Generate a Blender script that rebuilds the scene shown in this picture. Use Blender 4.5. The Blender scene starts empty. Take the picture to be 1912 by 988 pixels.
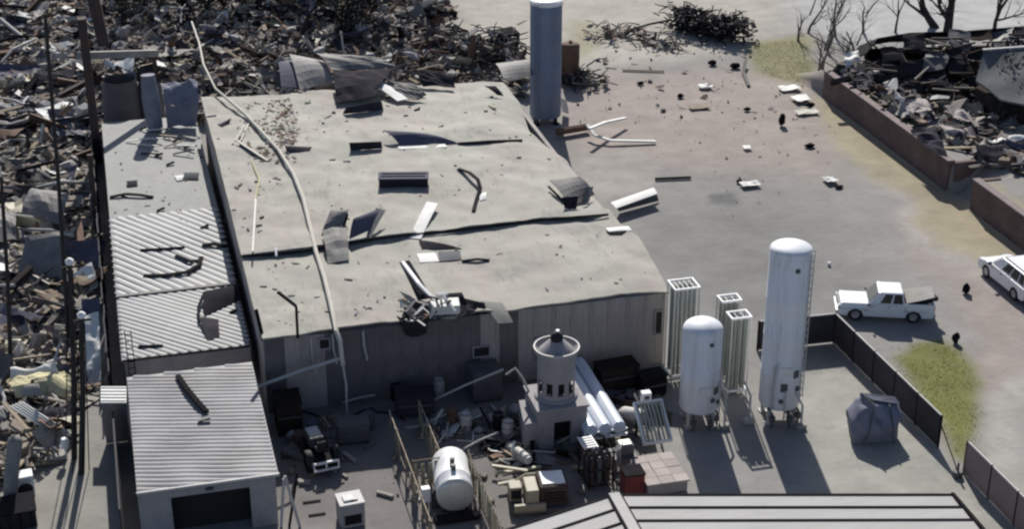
import bpy, bmesh, math, random
import numpy as np
from mathutils import Vector, Matrix, Quaternion, noise
R = math.radians
rnd = random.Random(11)
SC = bpy.context.scene
COL = SC.collection

# ------------------------------------------------------------------ camera, sky, sun, exposure
YAW, PITCH, FOC = R(-14.6), R(25.3), 3000.0
CAM = Vector((-5.82, -71.69, 43.0))
cam_d = bpy.data.cameras.new('camera')
cam = bpy.data.objects.new('camera', cam_d); COL.objects.link(cam)
cam.location = CAM
cam.rotation_euler = (math.pi/2 - PITCH, 0, YAW)
cam_d.sensor_width = 36; cam_d.lens = 36*FOC/1912
cam_d.clip_start = 0.5; cam_d.clip_end = 4000
SC.camera = cam
SUN_EL, SUN_AZ = R(34), R(11.5)
world = bpy.data.worlds.new('World'); SC.world = world; world.use_nodes = True
wn = world.node_tree
sky = wn.nodes.new('ShaderNodeTexSky'); sky.sky_type = 'NISHITA'; sky.sun_disc = False
sky.air_density = .7; sky.dust_density = .8; sky.ozone_density = .5; sky.sun_elevation = SUN_EL; sky.sun_rotation = SUN_AZ
wn.links.new(sky.outputs[0], wn.nodes['Background'].inputs[0])
wn.nodes['Background'].inputs[1].default_value = 0.085
sd = bpy.data.lights.new('sun', 'SUN'); sd.energy = 4.8; sd.angle = R(0.55); sd.color = (1.0, .965, .905)
sun = bpy.data.objects.new('sun', sd); COL.objects.link(sun)
SDIR = Vector((math.sin(SUN_AZ)*math.cos(SUN_EL), math.cos(SUN_AZ)*math.cos(SUN_EL), math.sin(SUN_EL)))
sun.rotation_euler = SDIR.to_track_quat('Z', 'Y').to_euler(); sun.location = (0, 0, 80)
SC.view_settings.view_transform = 'Standard'; SC.view_settings.look = 'None'
SC.view_settings.exposure = 0.36; SC.view_settings.gamma = 1
SC.cycles.filter_width = 2.4
SC.cycles.max_bounces = 5

# ------------------------------------------------------------------ measuring: a point of the photo -> a place at height z
CP, SP = math.cos(PITCH), math.sin(PITCH)
CA, SA = math.cos(-YAW), math.sin(-YAW)
def G(u, v, z=0.0):
    a, b = (u-956)/FOC, (494-v)/FOC
    dx, dy, dz = a, CP+b*SP, -SP+b*CP
    t = (z-CAM.z)/dz
    x, y = dx*t, dy*t
    return Vector((CAM.x + x*CA + y*SA, CAM.y - x*SA + y*CA, z))
def proj_v(p):
    rx, ry = p[0]-CAM.x, p[1]-CAM.y
    y = rx*SA + ry*CA
    dz = p[2]-CAM.z
    return 494 - FOC*(y*SP+dz*CP)/(y*CP-dz*SP)
def zat(p, v):                      # height above p that reaches photo row v
    lo, hi = 0, 60
    for _ in range(50):
        m = (lo+hi)/2
        if proj_v((p[0], p[1], m)) > v: lo = m
        else: hi = m
    return lo
def mpp(u, v, z=0):                 # metres per photo pixel there
    return (G(u, v, z)-CAM).length/FOC

# ------------------------------------------------------------------ materials
def lin(h):
    return tuple(((c/255/12.92) if c <= 10 else ((c/255+.055)/1.055)**2.4) for c in h)
def mat(name, c1, c2=None, scale=2.0, rough=.85, bump=.15, metal=0.0, dust=None, dust_amt=.45, rand=0.0, stretch=(1, 1, 1), attr=None, spec=.3, stain=None, stain_amt=.3, stain_scale=1.5):
    m = bpy.data.materials.new(name); m.use_nodes = True
    nt = m.node_tree; N = nt.nodes; L = nt.links
    bs = N['Principled BSDF']; bs.inputs['Roughness'].default_value = rough; bs.inputs['Metallic'].default_value = metal
    bs.inputs['Specular IOR Level'].default_value = spec
    tc = N.new('ShaderNodeTexCoord'); mp = N.new('ShaderNodeMapping')
    mp.inputs['Scale'].default_value = stretch
    L.new(tc.outputs['Object'], mp.inputs[0]); vec = mp.outputs[0]
    oi = N.new('ShaderNodeObjectInfo')
    if rand:
        ad = N.new('ShaderNodeVectorMath'); ad.operation = 'ADD'
        sc = N.new('ShaderNodeVectorMath'); sc.operation = 'SCALE'; sc.inputs['Scale'].default_value = 37.0
        cx = N.new('ShaderNodeCombineXYZ'); L.new(oi.outputs['Random'], cx.inputs[0]); L.new(oi.outputs['Random'], cx.inputs[1])
        L.new(cx.outputs[0], sc.inputs[0]); L.new(vec, ad.inputs[0]); L.new(sc.outputs[0], ad.inputs[1]); vec = ad.outputs[0]
    n1 = N.new('ShaderNodeTexNoise'); n1.inputs['Scale'].default_value = scale; n1.inputs['Detail'].default_value = 8; n1.inputs['Roughness'].default_value = .65
    L.new(vec, n1.inputs['Vector'])
    rp = N.new('ShaderNodeMapRange'); rp.inputs[1].default_value = .3; rp.inputs[2].default_value = .7
    L.new(n1.outputs[0], rp.inputs[0])
    mx = N.new('ShaderNodeMix'); mx.data_type = 'RGBA'
    L.new(rp.outputs[0], mx.inputs[0])
    c2 = c2 or tuple(x*.72 for x in c1)
    if attr:
        at = N.new('ShaderNodeAttribute'); at.attribute_name = attr
        mu = N.new('ShaderNodeMix'); mu.data_type = 'RGBA'; mu.blend_type = 'MULTIPLY'; mu.inputs[0].default_value = 1
        L.new(at.outputs['Color'], mu.inputs[6]); mu.inputs[7].default_value = (*c2, 1)
        L.new(at.outputs['Color'], mx.inputs[6]); L.new(mu.outputs[2], mx.inputs[7])
    else:
        mx.inputs[6].default_value = (*c1, 1); mx.inputs[7].default_value = (*c2, 1)
    col = mx.outputs[2]
    if dust:
        n2 = N.new('ShaderNodeTexNoise'); n2.inputs['Scale'].default_value = scale*.37; n2.inputs['Detail'].default_value = 10; n2.inputs['Roughness'].default_value = .7
        L.new(vec, n2.inputs['Vector'])
        r2 = N.new('ShaderNodeMapRange'); r2.inputs[1].default_value = .62-dust_amt*.4; r2.inputs[2].default_value = .82-dust_amt*.4
        L.new(n2.outputs[0], r2.inputs[0])
        m2 = N.new('ShaderNodeMix'); m2.data_type = 'RGBA'; L.new(r2.outputs[0], m2.inputs[0])
        L.new(col, m2.inputs[6]); m2.inputs[7].default_value = (*dust, 1); col = m2.outputs[2]
    if stain:
        n4 = N.new('ShaderNodeTexNoise'); n4.inputs['Scale'].default_value = stain_scale; n4.inputs['Detail'].default_value = 12; n4.inputs['Roughness'].default_value = .78; n4.inputs['Distortion'].default_value = .6
        L.new(vec, n4.inputs['Vector'])
        r4 = N.new('ShaderNodeMapRange'); r4.inputs[1].default_value = .52; r4.inputs[2].default_value = .72; r4.inputs[4].default_value = stain_amt*2
        L.new(n4.outputs[0], r4.inputs[0])
        m4 = N.new('ShaderNodeMix'); m4.data_type = 'RGBA'; L.new(r4.outputs[0], m4.inputs[0]); L.new(col, m4.inputs[6]); m4.inputs[7].default_value = (*stain, 1); col = m4.outputs[2]
    if rand:
        hs = N.new('ShaderNodeHueSaturation'); mr = N.new('ShaderNodeMapRange')
        mr.inputs[3].default_value = 1-rand; mr.inputs[4].default_value = 1+rand
        L.new(oi.outputs['Random'], mr.inputs[0]); L.new(mr.outputs[0], hs.inputs['Value']); L.new(col, hs.inputs['Color']); col = hs.outputs[0]
    L.new(col, bs.inputs['Base Color'])
    if bump:
        bp = N.new('ShaderNodeBump'); bp.inputs['Strength'].default_value = bump; bp.inputs['Distance'].default_value = .08
        n3 = N.new('ShaderNodeTexNoise'); n3.inputs['Scale'].default_value = scale*4; n3.inputs['Detail'].default_value = 6
        L.new(vec, n3.inputs['Vector']); L.new(n3.outputs[0], bp.inputs['Height']); L.new(bp.outputs[0], bs.inputs['Normal'])
    return m
DUST = (.36, .33, .28)
M = dict(
    ground=mat('ground', (1, 1, 1), (.80, .79, .78), .55, .95, .35, attr='Col', stain=(.13, .122, .115), stain_amt=.22, stain_scale=.7),
    rubble=mat('rubble', (1, 1, 1), (.6, .6, .6), 2.5, .9, .3, attr='Col'),
    roof=mat('roof_membrane', (.335, .328, .285), (.265, .262, .225), .5, .8, .15, dust=(.30, .262, .235), dust_amt=.45, stain=(.15, .145, .12), stain_amt=.45, stain_scale=.55, stretch=(1.5, .55, 1)),
    annex=mat('annex_roof_metal', (.38, .375, .375), (.31, .306, .308), .8, .6, .1, dust=(.33, .335, .31), dust_amt=.3, stain=(.17, .165, .16), stain_amt=.25, stain_scale=1.0),
    annexdeck=mat('annex_deck_dusty', (.30, .298, .29), (.25, .248, .243), .8, .8, .1, dust=(.27, .275, .25), dust_amt=.4, stain=(.15, .145, .14), stain_amt=.3, stain_scale=.9),
    shed=mat('shed_roof_metal', (.235, .228, .24), (.19, .185, .20), .9, .6, .1, dust=(.25, .238, .22), dust_amt=.3, stain=(.12, .115, .12), stain_amt=.25),
    seamroof=mat('seam_roof_metal', (.33, .325, .318), (.27, .266, .266), .9, .7, .06, dust=(.31, .285, .275), dust_amt=.3, stretch=(.25, 1, 1), stain=(.15, .145, .14), stain_amt=.3, stain_scale=1.2),
    wall=mat('wall_panel_grey', (.40, .355, .33), (.29, .26, .245), .5, .85, .2, dust=(.16, .145, .14), dust_amt=.3, stretch=(1, 1, .35), stain=(.06, .055, .055), stain_amt=.45, stain_scale=.45),
    wall_soot=mat('sooty_wall_panel', (.17, .155, .155), (.09, .082, .085), .5, .9, .2, stain=(.035, .032, .034), stain_amt=.45, stain_scale=.5),
    wall2=mat('block_wall_grey', (.33, .315, .315), (.27, .255, .26), 1.0, .85, .15, stain=(.12, .11, .11), stain_amt=.3, stain_scale=1.2),
    dark=mat('dark_metal', (.022, .02, .022), (.012, .011, .013), 2, .95, .1, rand=.3, spec=.05),
    black=mat('black_rubber', (.02, .02, .022), None, 3, .75, .1),
    white=mat('white_paint', (.78, .78, .78), (.68, .68, .69), 1.1, .5, .03, dust=(.55, .52, .48), dust_amt=.15, stain=(.35, .32, .29), stain_amt=.25, stain_scale=2),
    tank=mat('tank_white_paint', (.74, .75, .78), (.62, .64, .68), .7, .5, .03, dust=(.50, .48, .45), dust_amt=.15, stretch=(1, 1, .12), stain=(.30, .27, .24), stain_amt=.3, stain_scale=2.2),
    tower=mat('tower_blue_paint', (.19, .235, .32), (.14, .17, .24), .6, .6, .03, stretch=(1, 1, .12), stain=(.14, .12, .12), stain_amt=.35, stain_scale=1.6),
    tube=mat('tube_white_paint', (.66, .70, .76), (.56, .60, .67), .8, .35, .02),
    alu=mat('aluminium', (.62, .62, .60), (.50, .50, .47), 1.5, .4, .04, metal=.35),
    fin=mat('fin_aluminium', (.52, .54, .50), (.42, .45, .38), 1.5, .5, .04, metal=.2),
    car=mat('car_paint_white', (.80, .80, .81), (.74, .74, .75), .6, .28, .0, spec=.5, dust=(.52, .50, .46), dust_amt=.15),
    glass=mat('dark_car_glass', (.012, .014, .018), (.01, .012, .015), 1, .12, .0, spec=.6),
    plastic=mat('grey_plastic', (.10, .10, .105), None, 2, .6, .05),
    fence=mat('fence_panel_dark', (.05, .046, .05), (.033, .03, .034), .9, .8, .1),
    pale=mat('pale_rail', (.5, .48, .46), None, 1.5, .6, .05),
    brick=None,
    coping=mat('wall_coping', (.24, .19, .185), (.19, .15, .15), 1, .9, .2),
    concrete=mat('concrete', (.38, .365, .34), (.28, .27, .25), .9, .9, .25, rand=.25),
    wood=mat('weathered_wood', (.33, .27, .20), (.20, .16, .12), 2.5, .9, .2, rand=.5, stretch=(.3, 2, 2)),
    darkwood=mat('charred_wood', (.05, .038, .033), (.028, .022, .02), 2.5, .95, .2, rand=.4, spec=.05),
    palewood=mat('pale_board', (.60, .57, .50), (.50, .47, .41), 2, .85, .1, rand=.25),
    sheet=mat('grey_sheet_metal', (.22, .21, .20), (.14, .133, .13), 1.2, .7, .12, rand=.4, dust=(.27, .25, .22), dust_amt=.25, spec=.15),
    darksheet=mat('dark_roof_felt', (.045, .041, .05), (.028, .026, .032), 1.2, .95, .15, rand=.3, spec=.05),
    bluesheet=mat('blue_grey_sheet', (.10, .102, .14), (.065, .067, .095), 1.1, .8, .1, dust=(.20, .20, .22), dust_amt=.2, spec=.1),
    whitesheet=mat('white_panel', (.74, .73, .69), (.60, .59, .56), 1.5, .7, .06, rand=.12),
    tarp=mat('blue_tarpaulin', (.23, .235, .285), (.16, .165, .21), 1.6, .75, .2, spec=.15, stain=(.08, .08, .11), stain_amt=.3),
    rust=mat('rusty_steel', (.17, .10, .065), (.09, .055, .042), 1.8, .85, .25, rand=.3),
    brown=mat('dark_brown_steel', (.075, .052, .045), (.045, .034, .032), 1.5, .85, .2),
    branch=mat('bare_branch_bark', (.20, .175, .15), (.12, .105, .09), 3, .95, .2, rand=.3),
    darkbark=mat('dark_bark', (.045, .040, .038), (.028, .025, .025), 2.5, .95, .25),
    foliage=mat('dark_foliage', (.022, .028, .022), (.012, .014, .013), 2, .9, 0, rand=.3),
    grass=mat('grass_blades', (.20, .205, .06), (.17, .17, .05), .8, .95, 0, spec=.05),
    house=mat('charcoal_shingles', (.034, .032, .037), (.02, .019, .022), .8, .95, .2, spec=.05),
    greyroof=mat('grey_shingles', (.13, .135, .14), (.09, .095, .10), .9, .95, .15),
    beige=mat('beige_machine_paint', (.42, .38, .28), (.32, .29, .22), 1.3, .6, .1, rand=.15),
    cream=mat('cream_lattice', (.34, .31, .215), (.25, .225, .16), 1.2, .75, .1, rand=.15),
    red=mat('faded_red_paint', (.22, .05, .045), (.14, .04, .04), 1.2, .7, .15),
    pink=mat('pale_clay_slab', (.40, .345, .315), (.33, .285, .265), 1.2, .85, .15, rand=.12),
    rim=mat('wheel_rim', (.45, .45, .46), None, 2, .4, 0, metal=.6),
    lamp=mat('red_tail_lamp', (.25, .02, .02), None, 2, .3, 0),
    headlamp=mat('clear_head_lamp', (.6, .6, .6), None, 2, .15, 0),
    yellow=mat('yellowish_insulation', (.55, .50, .30), (.42, .38, .25), 1.5, .95, .3, rand=.15),
)
def brick_mat():
    m = bpy.data.materials.new('brown_brickwork'); m.use_nodes = True
    N = m.node_tree.nodes; L = m.node_tree.links; bs = N['Principled BSDF']; bs.inputs['Roughness'].default_value = .92
    tc = N.new('ShaderNodeTexCoord'); sp = N.new('ShaderNodeSeparateXYZ'); cb = N.new('ShaderNodeCombineXYZ')
    L.new(tc.outputs['Object'], sp.inputs[0])
    ad = N.new('ShaderNodeMath'); L.new(sp.outputs[0], ad.inputs[0]); L.new(sp.outputs[1], ad.inputs[1])
    L.new(ad.outputs[0], cb.inputs[0]); L.new(sp.outputs[2], cb.inputs[1])
    br = N.new('ShaderNodeTexBrick'); L.new(cb.outputs[0], br.inputs[0])
    br.inputs['Color1'].default_value = (.125, .075, .066, 1); br.inputs['Color2'].default_value = (.085, .055, .052, 1)
    br.inputs['Mortar'].default_value = (.16, .14, .13, 1); br.inputs['Scale'].default_value = 1
    br.inputs['Brick Width'].default_value = .4; br.inputs['Row Height'].default_value = .2; br.inputs['Mortar Size'].default_value = .012
    ns = N.new('ShaderNodeTexNoise'); ns.inputs['Scale'].default_value = .6; ns.inputs['Detail'].default_value = 6; L.new(tc.outputs['Object'], ns.inputs[0])
    mx = N.new('ShaderNodeMix'); mx.data_type = 'RGBA'; mx.blend_type = 'OVERLAY'; mx.inputs[0].default_value = .5
    L.new(br.outputs[0], mx.inputs[6]); L.new(ns.outputs[0], mx.inputs[7]); L.new(mx.outputs[2], bs.inputs['Base Color'])
    return m
M['brick'] = brick_mat()

# ------------------------------------------------------------------ mesh builder and object helpers
class MB:
    def __init__(s): s.v = []; s.f = []; s.c = []
    def add(s, vs, fs, col=None):
        o = len(s.v); s.v.extend([tuple(p) for p in vs]); s.f.extend([tuple(i+o for i in f) for f in fs]); s.c.extend([col]*len(fs)); return s
    def box(s, c, d, rot=None, col=None):
        x, y, z = d[0]/2, d[1]/2, d[2]/2
        vs = [Vector(p) for p in ((-x,-y,-z),(x,-y,-z),(x,y,-z),(-x,y,-z),(-x,-y,z),(x,-y,z),(x,y,z),(-x,y,z))]
        if rot is not None: vs = [rot @ p for p in vs]
        return s.add([p+Vector(c) for p in vs], [(3,2,1,0),(4,5,6,7),(0,1,5,4),(1,2,6,5),(2,3,7,6),(3,0,4,7)], col)
    def frust(s, c0, d0, c1, d1):     # four-sided tapered block
        vs = []
        for c, d in ((c0, d0), (c1, d1)):
            for a, b in ((-1,-1),(1,-1),(1,1),(-1,1)): vs.append((c[0]+a*d[0]/2, c[1]+b*d[1]/2, c[2]))
        return s.add(vs, [(3,2,1,0),(4,5,6,7),(0,1,5,4),(1,2,6,5),(2,3,7,6),(3,0,4,7)])
    def bar(s, a, b, w, h, up=(0, 0, 1)):
        a, b = Vector(a), Vector(b); d = (b-a); L = d.length
        if L < 1e-6: return s
        d.normalize(); u = Vector(up)
        if abs(d.dot(u)) > .98: u = Vector((1, 0, 0))
        r = d.cross(u).normalized(); u = r.cross(d)
        rot = Matrix((d, r, u)).transposed()
        return s.box((a+b)/2, (L, w, h), rot)
    def tube(s, pts, r, n=8, cap=True):
        pts = [Vector(p) for p in pts]; rs = r if isinstance(r, (list, tuple)) else [r]*len(pts)
        vs, fs = [], []; pu = None
        for i, p in enumerate(pts):
            d = (pts[min(i+1, len(pts)-1)]-pts[max(i-1, 0)]).normalized()
            u = pu if pu is not None else (Vector((0, 0, 1)) if abs(d.z) < .9 else Vector((1, 0, 0)))
            u = (u-d*u.dot(d))
            if u.length < 1e-4: u = d.orthogonal()
            u.normalize(); pu = u; w = d.cross(u)
            for k in range(n):
                t = 2*math.pi*k/n; vs.append(p+(u*math.cos(t)+w*math.sin(t))*rs[i])
        for i in range(len(pts)-1):
            for k in range(n):
                k2 = (k+1) % n; fs.append((i*n+k, i*n+k2, (i+1)*n+k2, (i+1)*n+k))
        if cap: fs += [tuple(range(n))[::-1], tuple((len(pts)-1)*n+k for k in range(n))]
        return s.add(vs, fs)
    def lathe(s, prof, n=24, mtx=None, a0=0, a1=2*math.pi):
        full = abs(a1-a0-2*math.pi) < 1e-6; m = n if full else n+1
        vs, fs = [], []
        for r, z in prof:
            for k in range(m):
                t = a0+(a1-a0)*k/n; p = Vector((r*math.cos(t), r*math.sin(t), z)); vs.append(mtx @ p if mtx else p)
        for i in range(len(prof)-1):
            for k in range(n):
                k2 = (k+1) % m; fs.append((i*m+k, i*m+k2, (i+1)*m+k2, (i+1)*m+k))
        return s.add(vs, fs)
    def prism(s, poly, z0, z1, mtx=None):     # poly in xy
        n = len(poly); vs = [Vector((p[0], p[1], z0)) for p in poly]+[Vector((p[0], p[1], z1)) for p in poly]
        if mtx: vs = [mtx @ p for p in vs]
        return s.add(vs, [tuple(range(n))[::-1], tuple(range(n, 2*n))]+[(i, (i+1) % n, n+(i+1) % n, n+i) for i in range(n)])
    def sheet(s, rows, t=.03, off=Vector((0, 0, -1))):
        nr, nc = len(rows), len(rows[0]); vs = [p for r in rows for p in r]
        o = nr*nc; vs2 = [Vector(p)+off*t for p in vs]; fs = []
        for i in range(nr-1):
            for j in range(nc-1):
                a, b, c, d = i*nc+j, i*nc+j+1, (i+1)*nc+j+1, (i+1)*nc+j
                fs += [(a, b, c, d), (o+d, o+c, o+b, o+a)]
        edge = [j for j in range(nc)]+[i*nc+nc-1 for i in range(1, nr)]+[(nr-1)*nc+j for j in range(nc-2, -1, -1)]+[i*nc for i in range(nr-2, 0, -1)]
        for k in range(len(edge)):
            a, b = edge[k], edge[(k+1) % len(edge)]; fs.append((b, a, o+a, o+b))
        return s.add(vs+vs2, fs)
def props(o, label=None, cat=None, group=None, kind=None):
    if cat and not kind: kind = 'thing'
    for k, v in (('label', label), ('category', cat), ('group', group), ('kind', kind)):
        if v: o[k] = v
    return o
def thing(name, label, cat, loc=(0, 0, 0), rz=0.0, group=None):
    o = bpy.data.objects.new(name, None); COL.objects.link(o); o.location = loc; o.rotation_euler = (0, 0, rz)
    o.empty_display_size = .3
    return props(o, label, cat, group)
def obj(name, mb, m, parent=None, smooth=False, bev=0, shift=True):
    me = bpy.data.meshes.new(name)
    vs = mb.v
    if parent is not None and shift:
        p = parent; off = Vector((0, 0, 0))
        while p is not None: off += p.location; p = p.parent
        vs = [(a[0]-off.x, a[1]-off.y, a[2]-off.z) for a in vs]
    me.from_pydata(vs, [], mb.f); me.materials.append(M[m] if isinstance(m, str) else m)
    if any(c is not None for c in mb.c):
        at = me.attributes.new('Col', 'FLOAT_COLOR', 'FACE')
        at.data.foreach_set('color', [x for c in mb.c for x in (*(c or (.3, .3, .3)), 1)])
    bm = bmesh.new(); bm.from_mesh(me); bmesh.ops.recalc_face_normals(bm, faces=bm.faces); bm.to_mesh(me); bm.free()
    if smooth:
        me.polygons.foreach_set('use_smooth', [True]*len(me.polygons)); me.set_sharp_from_angle(angle=R(38))
    o = bpy.data.objects.new(name, me); COL.objects.link(o); o.parent = parent
    if bev:
        b = o.modifiers.new('bevel', 'BEVEL'); b.width = bev; b.segments = 2; b.limit_method = 'ANGLE'; b.angle_limit = R(35)
    return o
def solo(name, mb, m, label, cat, group=None, smooth=False, bev=0, origin=None):
    """a thing that is one mesh, its origin at its base"""
    vs = np.array([tuple(v) for v in mb.v]); c = origin or Vector(((vs[:, 0].min()+vs[:, 0].max())/2, (vs[:, 1].min()+vs[:, 1].max())/2, vs[:, 2].min()))
    mb.v = [(a[0]-c[0], a[1]-c[1], a[2]-c[2]) for a in mb.v]
    o = obj(name, mb, m, None, smooth, bev); o.location = c
    return props(o, label, cat, group)
def copy_tree(o, parent=None):
    c = o.copy(); COL.objects.link(c); c.parent = parent
    for ch in list(o.children): copy_tree(ch, c)
    return c
def coons(top, bot, left, right, nu, nv):
    """top/bot run left to right, left/right run top to bottom; polylines of Vectors"""
    def along(pl, t):
        ds = [0]
        for a, b in zip(pl, pl[1:]): ds.append(ds[-1]+(b-a).length)
        t *= ds[-1]
        for i in range(len(pl)-1):
            if t <= ds[i+1]+1e-9: return pl[i].lerp(pl[i+1], (t-ds[i])/max(1e-9, ds[i+1]-ds[i]))
        return pl[-1].copy()
    rows = []
    for j in range(nv+1):
        v = j/nv; row = []
        for i in range(nu+1):
            u = i/nu
            p = along(top, u)*(1-v)+along(bot, u)*v+along(left, v)*(1-u)+along(right, v)*u
            p -= top[0]*(1-u)*(1-v)+top[-1]*u*(1-v)+bot[0]*(1-u)*v+bot[-1]*u*v
            row.append(p)
        rows.append(row)
    return rows
def fn(x, y, s, seed=0): return noise.noise(Vector((x*s+seed*7.3, y*s-seed*3.1, seed*1.7)))

# ------------------------------------------------------------------ ground: one sheet, colours of the surfaces that lie on it
def ax(lo, hi, st, extra=()):
    a = list(np.arange(lo, hi+1e-6, st))+[lo-d for d in (4, 12, 30, 70, 160, 400, 1000, 2200)]+[hi+d for d in (4, 12, 30, 70, 160, 400, 1000, 2200)]+list(extra)
    return np.array(sorted(set(round(float(x), 3) for x in a)))
X = ax(-52, 92, .6, (49.25, 49.55)); Y = ax(-40, 100, .6, (17.1, 17.3, 20.1, 20.3))
XX, YY = np.meshgrid(X, Y)
def sst(a, lo, hi): t = np.clip((a-lo)/(hi-lo), 0, 1); return t*t*(3-2*t)
H = 2.05*sst(XX, 49.25, 49.55)*(1-sst(YY, 40.5, 47))
ramp = (YY > 17.2) & (YY < 20.2) & (XX < 56)
H = np.where(ramp, 2.05*sst(XX, 49.8, 52.6), H)
H = np.where(YY > 47, 0, H)
rs = np.random.RandomState(4)
def vnoise(sc, seed):
    r = np.random.RandomState(seed); g = r.rand(128, 128)
    x = XX/sc+500; y = YY/sc+500; xi = np.floor(x).astype(int); yi = np.floor(y).astype(int); fx = x-xi; fy = y-yi
    fx = fx*fx*(3-2*fx); fy = fy*fy*(3-2*fy)
    q = lambda a, b: g[a % 128, b % 128]
    return (q(xi, yi)*(1-fx)+q(xi+1, yi)*fx)*(1-fy)+(q(xi, yi+1)*(1-fx)+q(xi+1, yi+1)*fx)*fy-.5
WOB = vnoise(5, 1)*2.2+vnoise(2, 2)*1.1+vnoise(.9, 3)*.5
def mask(poly, soft):
    P = [(p[0], p[1]) for p in poly]; inside = np.zeros_like(XX, bool); D = np.full_like(XX, 1e9)
    for (x0, y0), (x1, y1) in zip(P, P[1:]+P[:1]):
        c = ((y0 > YY) != (y1 > YY)) & (XX < (x1-x0)*(YY-y0)/((y1-y0) or 1e-9)+x0); inside ^= c
        dx, dy = x1-x0, y1-y0; t = np.clip(((XX-x0)*dx+(YY-y0)*dy)/(dx*dx+dy*dy+1e-9), 0, 1)
        D = np.minimum(D, np.hypot(XX-x0-t*dx, YY-y0-t*dy))
    sd = np.where(inside, D, -D)+WOB*min(1, soft*.9)
    return sst(sd, -soft, soft)[..., None]
C = np.empty(XX.shape+(3,)); C[:] = (.255, .245, .232)
C *= (1+.22*vnoise(9, 5)+.12*vnoise(3, 6))[..., None]
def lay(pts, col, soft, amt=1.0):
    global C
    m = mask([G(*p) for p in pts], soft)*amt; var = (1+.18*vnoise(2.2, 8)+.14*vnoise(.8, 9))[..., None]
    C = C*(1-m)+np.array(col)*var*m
lay([(1060,130),(1550,130),(1560,330),(1300,320),(1200,300),(1060,300)], (.315, .272, .245), 3.0)            # upper lot, pinkish dust
lay([(820,-40),(1500,-40),(1420,90),(1240,110),(1060,140),(840,130)], (.385, .36, .315), 3.0)              # sandy ground
lay([(1060,35),(1130,40),(1120,110),(1060,115)], (.27, .25, .155), 1.0, .7)
lay([(1480,-40),(2000,-40),(2000,60),(1600,80),(1500,40)], (.40, .40, .395), 3.0)                           # pale ground at the hill
lay([(1180,400),(1420,380),(1700,560),(1560,570),(1400,650),(1250,560)], (.205, .203, .195), 3.0)            # grey asphalt
lay([(1640,320),(1700,330),(1930,560),(1930,860),(1830,760),(1760,520)], (.305, .262, .238), 1.8)            # warm road
lay([(1610,310),(1680,330),(1900,520),(1860,560),(1720,450)], (.35, .325, .305), .8, .8)                     # pale gutter strip
lay([(1520,180),(1560,190),(1690,270),(1800,370),(1930,455),(1930,560),(1820,480),(1700,390),(1560,280)], (.315, .275, .19), 1.0)  # dry verge
lay([(1400,80),(1500,70),(1530,130),(1500,160),(1420,140)], (.20, .19, .085), 1.0, .9)                      # olive grass
lay([(1690,636),(1760,628),(1800,650),(1832,710),(1842,780),(1828,840),(1800,872),(1770,855),(1740,780),(1660,672)], (.15, .155, .04), .5)             # grass by the fence
lay([(1835,740),(1930,700),(1930,1010),(1880,960),(1812,860)], (.36, .345, .32), .7, .9)                     # pale pavement
lay([(1490,670),(1640,690),(1760,830),(1880,1000),(1480,1000)], (.33, .325, .29), 1.0)                        # yard concrete
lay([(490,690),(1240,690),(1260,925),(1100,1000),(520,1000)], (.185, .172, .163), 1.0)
lay([(-80,520),(190,520),(160,1010),(-80,1010)], (.275, .265, .235), 1.5)
lay([(-80,-40),(360,-40),(190,220),(190,520),(-80,520)], (.20, .185, .165), 2)
lay([(1064,292),(1190,278),(1236,305),(1210,352),(1130,372),(1085,345)], (.315, .29, .27), .25)              # broken slab beside the roof
lay([(1322,362),(1374,360),(1378,380),(1326,384)], (.10, .10, .10), .18, .8)                                  # small dark patch
ny, nx = XX.shape
me = bpy.data.meshes.new('ground')
ids = np.arange(nx*ny).reshape(ny, nx)
fa = np.stack([ids[:-1, :-1], ids[:-1, 1:], ids[1:, 1:], ids[1:, :-1]], -1).reshape(-1, 4)
me.vertices.add(nx*ny); me.vertices.foreach_set('co', np.stack([XX, YY, H+.02*vnoise(3, 12)*(np.abs(XX-49.4) > .4)-.02], -1).ravel())
me.loops.add(fa.size); me.loops.foreach_set('vertex_index', fa.ravel())
me.polygons.add(len(fa)); me.polygons.foreach_set('loop_start', np.arange(0, fa.size, 4)); me.polygons.foreach_set('loop_total', np.full(len(fa), 4))
me.update(calc_edges=True); me.validate()
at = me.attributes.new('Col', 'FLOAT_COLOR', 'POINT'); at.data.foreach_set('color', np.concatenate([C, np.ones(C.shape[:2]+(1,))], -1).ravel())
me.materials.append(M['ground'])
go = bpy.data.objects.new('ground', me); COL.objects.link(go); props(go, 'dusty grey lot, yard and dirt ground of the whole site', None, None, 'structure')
def gz(x, y):
    if x < 49.4 or y > 47: return 0.0
    if 17.2 < y < 20.2 and x < 56: t = min(1, max(0, (x-49.8)/2.8)); return 2.05*t*t*(3-2*t)
    t = min(1, max(0, (y-40.5)/6.5)); return 2.05*(1-t*t*(3-2*t))

# ------------------------------------------------------------------ main building
ZF, ZR, FY = 4.6, 4.86, 1.9
def V(u, v, z): return G(u, v, z)
mb_t = thing('warehouse', 'large warehouse with battered pale flat roof strewn with debris', 'warehouse', (10.7, 18, 0))
def dent(rows, amp, seed, sc=.22, edge=.0):
    for r in rows:
        for p in r:
            p.z += amp*fn(p.x, p.y, sc, seed)+amp*.5*fn(p.x, p.y, sc*3, seed+3)+amp*.18*fn(p.x, p.y, sc*9, seed+5)
    return rows
fr = coons([V(*p, ZF) for p in ((447,466),(560,458),(700,436),(860,420),(1010,402),(1137,392))],
           [V(*p, ZF) for p in ((490,634),(560,624),(640,610),(700,603),(745,600),(800,592),(850,594),(868,584),(900,580),(958,577),(1060,562),(1160,545),(1210,541),(1250,543))],
           [V(447,466,ZF), V(470,560,ZF), V(490,634,ZF)],
           [V(1137,392,ZF), V(1160,420,ZF), V(1192,440,ZF), V(1222,490,ZF), V(1250,543,ZF)], 90, 46)
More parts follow.
